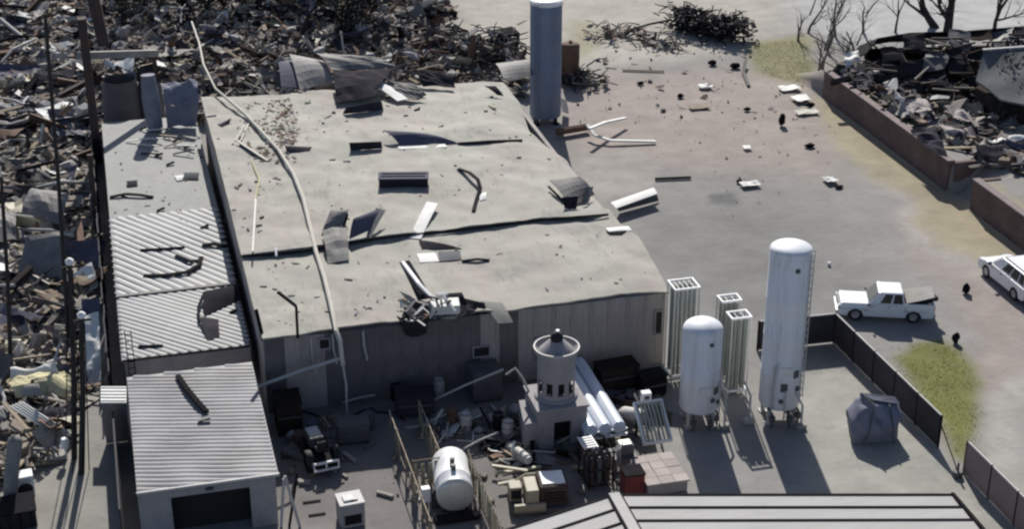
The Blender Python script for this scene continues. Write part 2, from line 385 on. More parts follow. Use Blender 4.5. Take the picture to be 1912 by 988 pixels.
for j, r in enumerate(fr):                      # the loose front lip sags
    for i, p in enumerate(r):
        if j > 40: p.z -= .05*(j-40)/6*(1+fn(p.x, 0, .8, 3))
b = MB(); b.sheet(dent(fr, .16, 2), .10); obj('front_roof', b, 'roof', mb_t, True)
rr = coons([V(*p, ZR) for p in ((375,182),(520,176),(700,162),(800,156),(940,148))],
           [V(*p, ZR) for p in ((450,474),(520,470),(560,465),(640,452),(700,441),(780,432),(860,424),(960,414),(1010,406),(1080,402),(1136,396))],
           [V(375,182,ZR), V(410,310,ZR), V(450,474,ZR)],
           [V(940,148,ZR), V(972,184,ZR), V(990,232,ZR), V(1022,258,ZR), V(1060,284,ZR), V(1096,340,ZR), V(1136,396,ZR)], 90, 96)
for j, r in enumerate(rr):
    for i, p in enumerate(r):
        e = max(0, (i/90-.86)/.14); p.z -= .5*e*e*(.4+.9*math.sin(min(1, j/96)*math.pi))
        p.z += .10*math.exp(-((j/96-.40)*22)**2)             # lap ridge across the rear roof
b = MB(); b.sheet(dent(rr, .18, 6), .15); obj('rear_roof', b, 'roof', mb_t, True)
from mathutils.kdtree import KDTree
def kd_of(rows):
    pts = [p for q in rows for p in q]; k = KDTree(len(pts))
    for i, p in enumerate(pts): k.insert((p.x, p.y, 0), i)
    k.balance(); return k, pts
KF, KR = kd_of(fr), kd_of(rr)
def roofz(x, y):
    best = None
    for k, pts in (KF, KR):
        near = k.find_n((x, y, 0), 3)
        if near[0][2] < .45: w = sum(1/(n[2]+.01) for n in near); z = sum(pts[n[1]].z/(n[2]+.01) for n in near)/w; best = z if best is None else max(best, z)
    return best
# seam lip that overhangs the front roof: bar coloured dark for its shaded edge
b = MB(); pts = [V(*p, ZR+.02) for p in ((452,475),(560,466),(700,442),(860,425),(1010,407),(1136,397))]
for k, (p, q) in enumerate(zip(pts, pts[1:])): b.bar(p+Vector((0, -.04, -.10)), q+Vector((0, -.04, -.10)), .04, .12)
obj('seam_trim', b, 'dark', mb_t)
# walls: the front one of upright ribbed panels, each a piece
HW = ZF-.28; NP = 21; pw = 21.8/NP; proto = None
for k in range(NP):
    if proto is None:
        b = MB(); b.box((0, 0, HW/2), (pw-.012, .05, HW))
        for q in (-.32, 0, .32): b.box((q*pw, -.034, HW/2), (.05, .016, HW))
        proto = obj('wall_panel', b, 'wall', mb_t, shift=False); o = proto
    else: o = proto.copy(); COL.objects.link(o)
    if k in (0, 3, 4, 5, 6, 7, 8, 9, 10, 12): o.material_slots[0].link = 'OBJECT'; o.material_slots[0].material = M['wall_soot']
    else: o.material_slots[0].link = 'OBJECT'; o.material_slots[0].material = M['wall']
    o.location = (.2+pw*(k+.5)-10.7, FY-18+rnd.uniform(-.006, .006), 0); o.rotation_euler = (rnd.uniform(-.006, .006), 0, rnd.uniform(-.004, .004))
b = MB(); b.box((.32, 20.5, HW/2), (.24, 36.4, HW)); obj('left_wall', b, 'wall', mb_t)
b = MB(); b.box((21.9, 20, HW/2), (.24, 35.4, HW)); obj('right_wall', b, 'wall', mb_t)
b = MB(); b.box((11.1, 37.6, HW/2), (21.2, .24, HW)); obj('back_wall', b, 'wall', mb_t)
b = MB(); b.box((11.1, FY+.17, HW/2), (21.2, .2, HW)); obj('front_wall', b, 'wall', mb_t)
for (u, v, w, h) in ((605,640,.55,.6),(898,655,.9,.6),(1003,650,.35,1.3),(1228,600,.4,1.4)):
    t = (V(u, v, 4).x); z = 43+(0); p = None
    for zz in np.arange(HW, .3, -.02):
        q = G(u, v, zz)
        if q.y > FY: p = q; break
    if p is None: continue
    b = MB(); b.box((p.x, FY-.05, p.z), (w, .10, h)); o = obj('broken_window', b, 'black', mb_t)
    b = MB()
    for s in (-1, 1): b.box((p.x+s*w/2, FY-.09, p.z), (.07, .12, h+.1)); b.box((p.x, FY-.09, p.z+s*h/2), (w-.08, .12, .07))
    obj('window_frame', b, 'wall2', o)
# downpipes / conduits on the front wall
for (u0, v0, u1, v1, r, m) in ((578,630,592,700,.05,'pale'),(668,600,672,655,.06,'pale'),(640,690,643,745,.05,'pale')):
    x = V(u0, v0, 4).x
    b = MB(); z0 = HW-.05; z1 = z0-(v1-v0)*.031
    b.tube([(x, FY-.17, z0), (x+.02, FY-.2, (z0+z1)/2), (x+.15, FY-.22, z1)], r, 8); obj('downpipe', b, m, mb_t, True)

# ------------------------------------------------------------------ annex on the left with ribbed roof
AX0, AX1, AY0, AY1, AZ = -6.85, -.22, 5.2, 42.4, 2.4
an = thing('annex', 'long narrow annex with diagonal ribbed pale roof left of warehouse', 'annex', ((AX0+AX1)/2, 22, 0))
def clipline(p, d, x0, x1, y0, y1):
    ts = []
    t0, t1 = -1e9, 1e9
    for q, dd, lo, hi in ((p.x, d.x, x0, x1), (p.y, d.y, y0, y1)):
        if abs(dd) < 1e-9:
            if q < lo or q > hi: return None
            continue
        a, c = (lo-q)/dd, (hi-q)/dd
        t0 = max(t0, min(a, c)); t1 = min(t1, max(a, c))
    return (p+d*t0, p+d*t1) if t1-t0 > .25 else None
YS = G(345, 541, AZ).y
rows = [[Vector((AX0-.12+(AX1-AX0+.1)*i/16, AY1+(AY0-AY1)*j/80, AZ)) for i in range(17)] for j in range(81)]
for r in rows:
    for p in r: p.z += .05*fn(p.x, p.y, .25, 9)-.05
b = MB(); b.sheet(rows, .12); obj('roof_deck', b, 'annexdeck', an, True)
def ribs(parent, pa, pb, z, rect, period, w, h, m, jit=.01, lim=80):
    A_, B_ = G(*pa, z), G(*pb, z); d = (B_-A_); d.z = 0; d.normalize(); nrm = Vector((-d.y, d.x, 0))
    c = Vector(((rect[0]+rect[1])/2, (rect[2]+rect[3])/2, z)); k0 = 0
    n = int(40/period)
    for k in range(-n, n+1):
        p = c+nrm*(k*period+rnd.uniform(-jit, jit)); s = clipline(p, d, *rect)
        if not s: continue
        a, e = s; L = (e-a).length; rot = Matrix((d, nrm, Vector((0, 0, 1)))).transposed()
        bb = MB(); x = L/2
        prof = [(-w/2, 0), (-w*.10, h), (w*.10, h), (w/2, 0)]
        vs = [rot @ Vector((sx*x, q[0], q[1])) for sx in (-1, 1) for q in prof]
        mid = (a+e)/2
        bb.add([v+mid for v in vs], [(0, 1, 5, 4), (1, 2, 6, 5), (2, 3, 7, 6), (3, 2, 1, 0), (4, 5, 6, 7), (0, 4, 7, 3)])
        obj('roof_rib', bb, m, parent)
ribs(an, (230,585), (460,655), AZ-.02, (AX0-.05, AX1-.05, AY0+.05, YS-.18), .38, .31, .034, 'annex')
ribs(an, (208,395), (440,487), AZ-.02, (AX0-.05, AX1-.05, YS+.18, 24.5), .52, .42, .042, 'annex')
b = MB(); b.bar((AX0-.1, YS, AZ+.03), (AX1, YS+.05, AZ+.03), .26, .10); obj('ridge_flashing', b, 'sheet', an)
b = MB(); b.box((AX0+.1, 23.8, AZ/2-.05), (.2, 36.8, AZ-.1)); obj('left_wall', b, 'wall', an)
b = MB(); b.box(((AX0+AX1)/2, AY0+.22, AZ/2-.05), (AX1-AX0-.05, .2, AZ-.1)); obj('front_wall', b, 'wall2', an)
b = MB(); b.box(((AX0+AX1)/2, AY1-.12, AZ/2-.05), (AX1-AX0-.05, .2, AZ-.1)); obj('back_wall', b, 'wall', an)
b = MB(); b.bar((AX0-.1, AY0-.03, AZ-.05), (AX1-.05, AY0-.03, AZ-.05), .07, .10); obj('eave_gutter', b, 'dark', an)
# ladder-like conduit at the annex corner
t = thing('roof_ladder', 'thin dark ladder at the front left corner of ribbed annex roof', 'ladder', G(238, 668, 3.0))
p0 = G(238, 700, 2.2); p1 = G(252, 600, 3.3)
b = MB()
for s in (-.16, .16): b.bar((AX0+.35+s, AY0-.12, .4), (AX0+.35+s, AY0-.05, 4.1), .05, .05)
obj('rail', b, 'dark', t)
for k in range(9):
    b = MB(); z = .7+.4*k; b.bar((AX0+.19, AY0-.1, z), (AX0+.51, AY0-.1, z), .04, .04); obj('rung', b, 'dark', t)

# ------------------------------------------------------------------ garage at the lower left
SX0, SX1, SY0, SY1, SZ = -6.78, -.42, -8.5, 2.6, 2.8
sh = thing('garage', 'small garage with grey corrugated roof and wide dark doorway', 'garage', ((SX0+SX1)/2, -3, 0))
rows = [[Vector((SX0+(SX1-SX0)*i/12, SY1+(SY0-SY1)*j/24, SZ+.03*fn(i, j, .3, 4)-.04)) for i in range(13)] for j in range(25)]
b = MB(); b.sheet(rows, .10); obj('roof_deck', b, 'shed', sh, True)
ribs(sh, (242,800), (505,797), SZ-.03, (SX0+.03, SX1-.03, SY0+.08, SY1-.04), .36, .30, .036, 'shed', .008)
b = MB(); b.bar((SX0-.03, SY0-.02, SZ+.0), (SX1+.03, SY0-.02, SZ+.0), .10, .12); obj('eave_trim', b, 'pale', sh)
b = MB(); b.box((SX0+.1, (SY0+SY1)/2, 1.34), (.2, SY1-SY0-.4, 2.68)); obj('left_wall', b, 'wall2', sh)
b = MB(); b.box((SX1-.25, (SY0+SY1)/2, 1.34), (.2, SY1-SY0-.4, 2.68)); obj('right_wall', b, 'wall2', sh)
b = MB(); b.box(((SX0+SX1)/2, SY1-.2, 1.34), (SX1-SX0-.6, .2, 2.68)); obj('back_wall', b, 'wall2', sh)
da = G(315, 935, 2.35); DX0, DX1 = SX0+1.45, SX1-1.35
b = MB(); y = SY0+.22
b.box(((SX0+DX0)/2, y, 1.34), (DX0-SX0, .2, 2.68)); b.box(((SX1+DX1)/2-.08, y, 1.34), (SX1-DX1-.16, .2, 2.68)); b.box(((DX0+DX1)/2, y, 2.46), (DX1-DX0, .2, .44))
obj('front_wall', b, 'wall2', sh)
b = MB(); b.box(((DX0+DX1)/2, y+.7, 1.1), (DX1-DX0+.3, .05, 2.2)); obj('garage_door', b, 'black', sh)
b = MB(); b.box((DX0+1.75, y-.16, 2.47), (.34, .14, .12)); b.box((DX0+1.75, y-.12, 2.52), (.1, .12, .1)); obj('wall_lamp', b, 'plastic', sh)
# lean-to strip left of the garage
lt = thing('lean_to', 'narrow lean-to with pale ribbed scrap roof left of the garage', 'lean-to', G(212, 742, 2.3))
a, c, d, e = G(188, 722, 2.5), G(236, 722, 2.5), G(236, 752, 2.5), G(188, 752, 2.5)
b = MB(); b.sheet([[a, c], [e, d]], .06); obj('roof', b, 'whitesheet', lt)
for k in range(5):
    f = (k+.5)/5; b = MB(); b.bar(a.lerp(e, f)+Vector((.02, 0, .02)), c.lerp(d, f)+Vector((-.02, 0, .02)), .06, .05); obj('roof_rib', b, 'whitesheet', lt)
b = MB(); b.box(((e.x+d.x)/2, e.y+.15, 1.2), (1.2, .1, 2.36)); obj('front_wall', b, 'wall', lt)
b = MB(); b.box((SX0-.85, (SY0+e.y)/2, 1.0), (.08, e.y-SY0-.3, 2.0)); obj('side_fence', b, 'fence', lt)

# ------------------------------------------------------------------ metal-roofed building at the bottom right
bz = 4.6
cr = G(1146, 927, bz); rt_ = G(1778, 927, bz); lf = G(930, 998, bz)
nb = thing('foreground_building', 'metal seamed hip roof building at the lower right edge', 'building', (cr+rt_)/2-Vector((0, 0, bz)))
def courses(parent, p0, p1, q0, q1, n, ln0, ln1):
    """n long panels between edge p0-p1 (eave) and q0-q1"""
    for k in range(n):
        f0, f1 = k/n, (k+1)/n
        a, bb, c, d = p0.lerp(q0, f0), p1.lerp(q1, f0), p1.lerp(q1, f1), p0.lerp(q0, f1)
        g = .04
        a2, b2 = a.lerp(d, g), bb.lerp(c, g); up = Vector((0, 0, .05))
        m = MB(); m.sheet([[d+up*.2, c+up*.2], [a2+up*1.4, b2+up*1.4]], .05); obj('roof_panel', m, 'seamroof', parent)
        m = MB(); m.bar(a2+up*1.7, b2+up*1.7, .13, .06); obj('seam', m, 'dark', parent)
wv = (cr-rt_); wv.z = 0; wv.normalize()
toc = Vector((CAM.x-cr.x, CAM.y-cr.y, 0)).normalized()
perp = Vector((-math.sin(-YAW), -math.cos(-YAW), 0))       # towards the viewer
RISE, DEP = 1.05, 8.5
hipd = G(1192, 1010, bz+.55); hip_end = cr+(hipd-cr)*(DEP/ (perp.dot(hipd-cr)))
rend = G(1832, 990, bz+.5); r_end = rt_+(rend-rt_)*(DEP/(perp.dot(rend-rt_)))
lfd = (lf-cr); l0 = cr+lfd*1.6
l_end = l0+(hip_end-cr)
dk = MB(); dk.sheet([[hip_end, r_end], [cr, rt_]], .06); obj('roof_deck', dk, 'dark', nb)
dk = MB(); dk.sheet([[l_end, hip_end], [l0, cr]], .06); obj('roof_deck', dk, 'dark', nb)
courses(nb, cr, rt_, hip_end, r_end, 7, 0, 0)
courses(nb, l0, cr, l_end, hip_end, 7, 0, 0)
m = MB(); m.bar(cr+Vector((0, 0, .14)), hip_end+Vector((0, 0, .16)), .46, .07); obj('hip_cap', m, 'seamroof', nb)
for s in (-.28, .28):
    m = MB(); m.bar(cr+Vector((s, 0, .10)), hip_end+Vector((s, 0, .12)), .07, .10); obj('hip_cap_edge', m, 'dark', nb)
m = MB(); m.bar(rt_+Vector((0, 0, .1)), r_end+Vector((0, 0, .1)), .14, .16); obj('rake_trim', m, 'dark', nb)
m = MB(); w0, w1, w2, w3 = [p.copy() for p in (cr, rt_, r_end, hip_end)]
ins = perp*.5
m.prism([(cr+ins).to_2d(), (rt_+ins+wv*.5).to_2d(), (r_end+wv*.5).to_2d(), hip_end.to_2d()], 0, bz-.12); obj('wall', m, 'wall2', nb)
m = MB(); m.prism([(l0+ins+Vector((.6, 0, 0))).to_2d(), (cr+ins).to_2d(), hip_end.to_2d(), l_end.to_2d()], 0, bz-.13); obj('wall', m, 'wall2', nb)
m = MB(); m.bar(cr+Vector((0, 0, -.02)), rt_+Vector((0, 0, -.02)), .1, .14); obj('gutter', m, 'dark', nb)
m = MB(); m.bar(l0+Vector((0, 0, -.02)), cr+Vector((0, 0, -.02)), .1, .14); obj('gutter', m, 'dark', nb)

# ------------------------------------------------------------------ dark house beyond the brick wall
hz = 2.05
h0 = G(1645, 66, 5.2)
ho = thing('burnt_house', 'sagging charred house roof at the upper right beyond brick wall', 'house', (h0.x+9, h0.y-6, hz))
tp = [G(*q) for q in ((1618,98,3.6),(1640,70,5.0),(1700,60,5.5),(1800,57,5.6),(1912,48,5.8),(2010,42,5.8))]
bt = [G(*q) for q in ((1640,160,2.5),(1690,180,2.5),(1760,186,2.6),(1840,196,2.6),(1912,206,2.7),(2010,220,2.7))]
rw = coons(tp, bt, [tp[0], G(1622,130,3.0), bt[0]], [tp[-1], tp[-1].lerp(bt[-1], .5)+Vector((0, 0, .3)), bt[-1]], 40, 22)
for j, q in enumerate(rw):
    for p in q: p.z = max(2.2, p.z+.45*fn(p.x, p.y, .25, 41)+.22*fn(p.x, p.y, .8, 42)-.35*math.sin(math.pi*j/22))
nj = 0
for j0 in range(0, 22, 3):
    for i0 in range(0, 40, 4):
        if rnd.random() < .16: continue
        j1, i1 = min(22, j0+3), min(40, i0+4); dz = rnd.uniform(-.35, .25); tx, ty = rnd.gauss(0, .12), rnd.gauss(0, .16); cc = (rw[j0][i0]+rw[j1][i1])*.5
        rows = [[p+Vector((rnd.uniform(-.15, .15), rnd.uniform(-.15, .15), dz+tx*(p.x-cc.x)+ty*(p.y-cc.y)+rnd.uniform(-.08, .08))) for p in rw[j][i0:i1+1:2]] for j in sorted({j0, (j0+j1)//2, j1})]
        m = MB(); m.sheet(rows, .1); obj('roof_plate', m, rnd.choice(('house', 'house', 'house', 'darksheet', 'darkwood', 'plastic')), ho)
bk = [p+Vector((1.5, 6, -2.6)) for p in tp]
m = MB(); m.sheet([[p+Vector((0, .03, -.02)) for p in bk], [p+Vector((0, .03, -.02)) for p in tp]], .15); obj('roof', m, 'house', ho)
for k in range(70):
    p = rw[rnd.randrange(3, 20)][rnd.randrange(3, 38)]; a = rnd.uniform(0, 6.28); L_ = rnd.uniform(1.2, 3.2); m = MB()
    m.bar(p+Vector((0, 0, .12)), p+Vector((math.cos(a)*L_, math.sin(a)*L_, rnd.uniform(-.3, .5))), .14, .12); obj('rafter', m, rnd.choice(('darkwood', 'darkwood', 'brown', 'branch')), ho)
m = MB(); w_ = [(bt[k].x+.3, bt[k].y+.8) for k in range(6)]; m.prism(w_+[(bk[-1].x, bk[-1].y-1), (bk[1].x, bk[1].y-1)], hz-.3, 2.45); obj('wall', m, 'darkwood', ho)
he, hy = h0.y-8, h0.y
g0 = G(1842, 94, 6.0)
wg = thing('porch_roof', 'grey shingled low roof rising from the charred house, right edge', 'roof', (g0.x+4, g0.y-4, hz))
gt = [G(*q) for q in ((1836,96,6.1),(1880,91,6.2),(1930,88,6.2),(2010,84,6.2))]; gb = [G(*q) for q in ((1822,150,4.6),(1870,186,4.2),(1930,200,4.1),(2010,210,4.1))]
rw = coons(gt, gb, [gt[0], gb[0]], [gt[-1], gb[-1]], 16, 12)
for q in rw:
    for p in q: p.z += .15*fn(p.x, p.y, .5, 43)
m = MB(); m.sheet(rw, .14); obj('roof', m, 'greyroof', wg)
m = MB(); m.bar(gt[0]+Vector((0, .1, .12)), gt[-1]+Vector((0, .1, .12)), .22, .12); obj('ridge_cap', m, 'pale', wg)
m = MB(); m.prism([(p.x+.3, p.y+.4) for p in gb]+[(p.x+.3, p.y-.3) for p in gt[::-1]], hz, 3.9); obj('wall', m, 'darkwood', wg)

# ------------------------------------------------------------------ brick retaining walls
def brickwall(y0, y1, label, ret=None):
    t = thing('brick_wall', label, 'brick wall', (49.4, (y0+y1)/2, 0), 0, 'brown brick retaining walls')
    m = MB(); m.box((49.4, (y0+y1)/2, 1.08), (.42, y1-y0, 2.16)); obj('brickwork', m, 'brick', t)
    if ret:
        m = MB(); m.box((49.62+.8, ret, 1.06), (1.6, .3, 2.10)); obj('brickwork', m, 'brick', t)
    n = int((y1-y0)/1.2)
    for k in range(n):
        L = (y1-y0)/n; m = MB(); m.box((49.4, y0+L*(k+.5), 2.21+rnd.uniform(0, .008)), (.56, L-.015, .10)); obj('coping_stone', m, 'coping', t)
brickwall(20.3, 40.6, 'long brown brick retaining wall running up to the fallen trees', 20.32)
brickwall(-12, 17.0, 'nearer brown brick retaining wall section behind the white estate car', 16.98)

# ------------------------------------------------------------------ dark yard fence
def dark_fence(pts, label, fm='fence'):
    a = Vector((*pts[0], 0)); t = thing('yard_fence', label, 'fence', a, 0, 'dark screen fence round the yard')
    for p, q in zip(pts, pts[1:]):
        p, q = Vector((*p, 0)), Vector((*q, 0)); L = (q-p).length; n = max(1, round(L/2.3)); d = (q-p)/n
        for k in range(n):
            s, e = p+d*k, p+d*(k+1); u = d.normalized()
            m = MB(); m.bar(s+u*.06+Vector((0, 0, .93)), e-u*.06+Vector((0, 0, .93)), .09, 1.74); obj('fence_panel', m, fm, t)
            m = MB(); m.bar(s+Vector((0, 0, 0)), s+Vector((0, 0, 1.86)), .09, .09); obj('post', m, 'dark', t)
            m = MB(); m.bar(s+u*.05+Vector((0, 0, 1.84)), e-u*.05+Vector((0, 0, 1.84)), .07, .06); obj('top_rail', m, 'pale', t)
        m = MB(); m.bar(q, q+Vector((0, 0, 1.86)), .09, .09); obj('post', m, 'dark', t)
dark_fence([(27.6, 1.9), (32.15, 1.7), (32.45, -10.0)], 'dark screen fence from tall tank to truck and along green grass')
dark_fence([(32.5, -12.5), (32.7, -31)], 'brownish screen fence section running out of the lower right corner', 'coping')
gp = G(1787, 889)
t = thing('gate_post', 'short dark gate post on round base in the fence gap', 'post', gp)
m = MB(); m.lathe([(0, .28), (.24, .28), (.27, 0)], 14, Matrix.Translation(gp)); obj('base', m, 'plastic', t, True)
m = MB(); m.tube([gp+Vector((0, 0, .25)), Vector((32.45, -10.1, 1.3))], .03, 6); obj('stay_cable', m, 'dark', t)
m = MB(); m.tube([gp+Vector((0, 0, .2)), gp+Vector((0, 0, .75))], .06, 8); obj('shaft', m, 'plastic', t)

def added_shade_screen():  # invented screen, added to darken the band beside the annex
    t = thing('added_shade_screen', 'dark screen added along the left side of annex to deepen shade', 'fence', (-7.75, 20, 0))
    for k in range(16):
        y0 = 4.6+2.3*k; m = MB(); h = 2.0+rnd.uniform(-.25, .15); m.bar((-7.75+rnd.uniform(-.06, .06), y0+.04, h/2), (-7.75+rnd.uniform(-.06, .06), y0+2.24, h/2), .05, h); obj('screen_panel', m, 'fence', t)
        m = MB(); m.bar((-7.66, y0, 0), (-7.66, y0, 2.15), .09, .09); obj('post', m, 'dark', t)
added_shade_screen()
# ------------------------------------------------------------------ tanks
def dome(r, h0, z, n=7, fl=.42): return [(r*math.cos(k/n*math.pi/2), z+r*fl*math.sin(k/n*math.pi/2)) for k in range(n+1)]
def vtank(bu, bv, r, vtop, label, m='tank', legs=4, leg_h=.9, name='storage_tank', group=None, fl=.32):
    p = G(bu, bv); z1 = zat(p, vtop)-.0
    t = thing(name, label, 'tank', p, 0, group)
    T = Matrix.Translation(p)
    prof = [(0, leg_h-.25), (r*.6, leg_h-.18), (r*.95, leg_h), (r, leg_h+.12)]
    zs = z1-r*fl
    k = leg_h+2.0
    while k < zs-.8:
        prof += [(r, k-.03), (r+.012, k), (r, k+.03)]; k += 2.05
    prof += dome(r, 0, zs, 10, fl)
    b = MB(); b.lathe(prof, 40, T); obj('shell', b, m, t, True)
    for k in range(legs):
        a = 2*math.pi*(k+.4)/legs; q = p+Vector((math.cos(a)*r*.86, math.sin(a)*r*.86, 0))
        b = MB(); b.bar(q, q+Vector((0, 0, leg_h+.5)), .2, .16, (math.cos(a), math.sin(a), 0)); b.box(q+Vector((0, 0, .03)), (.4, .4, .06)); obj('leg', b, 'pale' if m == 'tank' else 'dark', t)
    return t, p, r, z1, zs
tt, p, r, z1, zs = vtank(1452, 778, 1.06, 453, 'tallest white cylindrical tank on legs, dark fence behind it')
b = MB(); b.lathe([(0, zs-.7+.25), (.2, zs-.7+.2), (.22, zs-.75)], 12); b.v = []; b.f = []; b.c = []
def plate(t, p, r, ang, z, s, m, name):
    d = Vector((math.sin(ang), -math.cos(ang), 0)); c = p+d*(r+.02)+Vector((0, 0, z))
    rot = d.to_track_quat('Z', 'Y').to_matrix().to_4x4(); b = MB(); b.lathe([(0, .06), (s*.8, .06), (s, .02), (s, -.06)], 12, Matrix.Translation(c) @ rot); return obj(name, b, m, t, True)
plate(tt, p, r, -.05, zs-.75, .13, 'plastic', 'gauge')
plate(tt, p, r, .5, 2.1, .16, 'plastic', 'valve')
plate(tt, p, r, -.35, 1.5, .13, 'plastic', 'valve')
for k, (dx, dy) in enumerate(((-.75, -.95), (.1, -1.2), (.7, -.9))):
    b = MB(); q = p+Vector((dx, dy, 0)); b.tube([q, q+Vector((0, 0, .75)), q+Vector((-.1, .35, 1.0))], .07, 8); b.box(q+Vector((0, 0, .5)), (.26, .26, .3)); obj('valve_pipe', b, 'plastic', tt)
b = MB(); q = p+Vector((.9, .75, 0)); b.tube([q+Vector((.12, .1, .2)), q+Vector((.12, .1, z1-1.2))], .045, 8); obj('vent_pipe', b, 'pale', tt, True)
b = MB()
for s_ in (-.2, .2): b.bar(p+Vector((r*.80+s_*.7, -r*.72+s_*.7, 1.4)), p+Vector((r*.80+s_*.7, -r*.72+s_*.7, zs+.1)), .045, .045)
k = 1.6
while k < zs: b.bar(p+Vector((r*.80-.13, -r*.72-.13, k)), p+Vector((r*.80+.13, -r*.72+.13, k)), .03, .03); k += .38
obj('ladder', b, 'pale', tt)
for ang_, z_, w_, h_, m_ in ((-.25, 3.2, .7, .5, 'whitesheet'), (-.25, 2.3, .35, .45, 'plastic'), (.35, 3.0, .3, .4, 'plastic')):
    d = Vector((math.sin(ang_), -math.cos(ang_), 0)); b = MB(); b.box(p+d*(r+.02)+Vector((0, 0, z_)), (w_, .06, h_), Matrix.Rotation(ang_, 3, 'Z')); obj('nameplate' if m_ == 'whitesheet' else 'valve_box', b, m_, tt)
b = MB(); b.tube([p+Vector((-r*.75, -r*.8, .4)), p+Vector((-r*.75, -r*.8, 3.4)), p+Vector((-r*.5, -r*.8, 3.7))], .05, 7); b.tube([p+Vector((-.2, -r-.1, .5)), p+Vector((-.2, -r-.1, 2.2))], .05, 7); obj('fill_pipe', b, 'pale', tt, True)
st, p2, r2, z12, zs2 = vtank(1303, 786, 1.02, 597, 'shorter stout white tank between warehouse corner and finned towers', fl=.5)
plate(st, p2, r2, .1, zs2-.45, .12, 'plastic', 'gauge'); plate(st, p2, r2, .35, 1.7, .15, 'plastic', 'valve'); plate(st, p2, r2, .75, 1.45, .13, 'plastic', 'valve')
for dx, dy in ((-.6, -.9), (.25, -1.1), (.75, -.7)):
    b = MB(); q = p2+Vector((dx, dy, 0)); b.tube([q, q+Vector((0, 0, .7)), q+Vector((0, .3, .95))], .06, 8); b.box(q+Vector((0, 0, .45)), (.22, .22, .28)); obj('valve_pipe', b, 'plastic', st)
for ang_, z_, w_, h_, m_ in ((-.1, 2.3, .6, .4, 'whitesheet'), (.55, 2.2, .3, .4, 'plastic')):
    d = Vector((math.sin(ang_), -math.cos(ang_), 0)); b = MB(); b.box(p2+d*(r2+.02)+Vector((0, 0, z_)), (w_, .06, h_), Matrix.Rotation(ang_, 3, 'Z')); obj('nameplate' if m_ == 'whitesheet' else 'valve_box', b, m_, st)
b = MB(); b.tube([p2+Vector((r2*.8, -r2*.75, .4)), p2+Vector((r2*.8, -r2*.75, 3.2)), p2+Vector((r2*.6, -r2*.6, 3.4))], .05, 7); obj('fill_pipe', b, 'pale', st, True)
# blue-grey silo behind the warehouse
wt, p3, r3, z13, zs3 = vtank(1018, 226, 1.2, -5, 'blue-grey steel silo with top coloured sunlit white behind the warehouse', 'tower', 4, .5, 'silo', None, .14)
b = MB(); b.lathe([(r3+.06, zs3-.25), (r3+.06, zs3+.02)]+[(a+.03, z+.03) for a, z in dome(r3, 0, zs3, 6, .14)], 40, Matrix.Translation(p3)); obj('sunlit_cap', b, 'white', wt, True)  # sunlight on the silo top put into a whiter cap colour
b = MB()
for s in (-.2, .2): b.bar(p3+Vector((-r3*.86+s*.5, -r3*.72-s*.5, .3)), p3+Vector((-r3*.86+s*.5, -r3*.72-s*.5, zs3)), .05, .05)
k = .6
while k < zs3: b.bar(p3+Vector((-r3*.86-.1, -r3*.72+.1, k)), p3+Vector((-r3*.86+.1, -r3*.72-.1, k)), .03, .03); k += .4
obj('ladder', b, 'tower', wt)
# rusty drum beside it
p = G(1064, 150); t = thing('rusty_drum', 'rust brown upright drum tank beside the blue-grey silo', 'drum', p)
b = MB(); z = zat(p, 78); b.lathe([(.75, 0), (.78, .05), (.76, .3), (.76, z*.6), (.80, z*.62), (.76, z*.64)]+dome(.76, 0, z-.25, 6, .33), 24, Matrix.Translation(p)); obj('shell', b, 'rust', t, True)
b = MB(); b.lathe([(0, z+.15), (.14, z+.15), (.14, z-.1)], 12, Matrix.Translation(p)); obj('lid_neck', b, 'rust', t)

# finned vaporiser towers
def vaporiser(cu, bv, vtop, w, d, nx, label):
    p = G(cu, bv); z = zat(p, vtop)
    t = thing('finned_tower', label, 'finned tower', p, 0, 'slender finned aluminium towers')
    for i in range(nx):
        for j in range(2):
            q = p+Vector((w*((i+.5)/nx-.5)*.92, d*(j-.5)*.55, 0)); b = MB(); s = w/nx*.42
            for a in range(4):
                an_ = a*math.pi/4; b.bar(q+Vector((0, 0, .45)), q+Vector((0, 0, z-.12)), s*1.9, .02, (math.cos(an_), math.sin(an_), 0))
            o = obj('finned_tube', b, 'fin', t)
    for zz, nm in ((z, 'top_frame'), (.4, 'base_frame')):
        b = MB()
        for s in (-1, 1):
            b.bar(p+Vector((-w/2-.05, s*d/2, zz)), p+Vector((w/2+.05, s*d/2, zz)), .09, .10); b.bar(p+Vector((s*w/2, -d/2+.05, zz)), p+Vector((s*w/2, d/2-.05, zz)), .09, .10)
        if nm == 'top_frame':
            for k in range(1, nx): b.bar(p+Vector((w*(k/nx-.5), -d/2+.05, zz-.02)), p+Vector((w*(k/nx-.5), d/2-.05, zz-.02)), .03, .04)
        obj(nm, b, 'white', t)
    for sx in (-1, 1):
        for sy in (-1, 1):
            b = MB(); q = p+Vector((sx*w/2, sy*d/2, 0)); b.bar(q, q+Vector((0, 0, z-.05)), .06, .06); obj('post', b, 'alu', t)
vaporiser(1268, 706, 531, 1.35, 1.15, 5, 'widest finned tower standing against the warehouse corner')
vaporiser(1352, 712, 557, 1.05, .75, 3, 'finned tower set back between the short and tall tanks')
vaporiser(1370, 735, 588, 1.05, .8, 3, 'nearest finned tower left of the tall white tank')

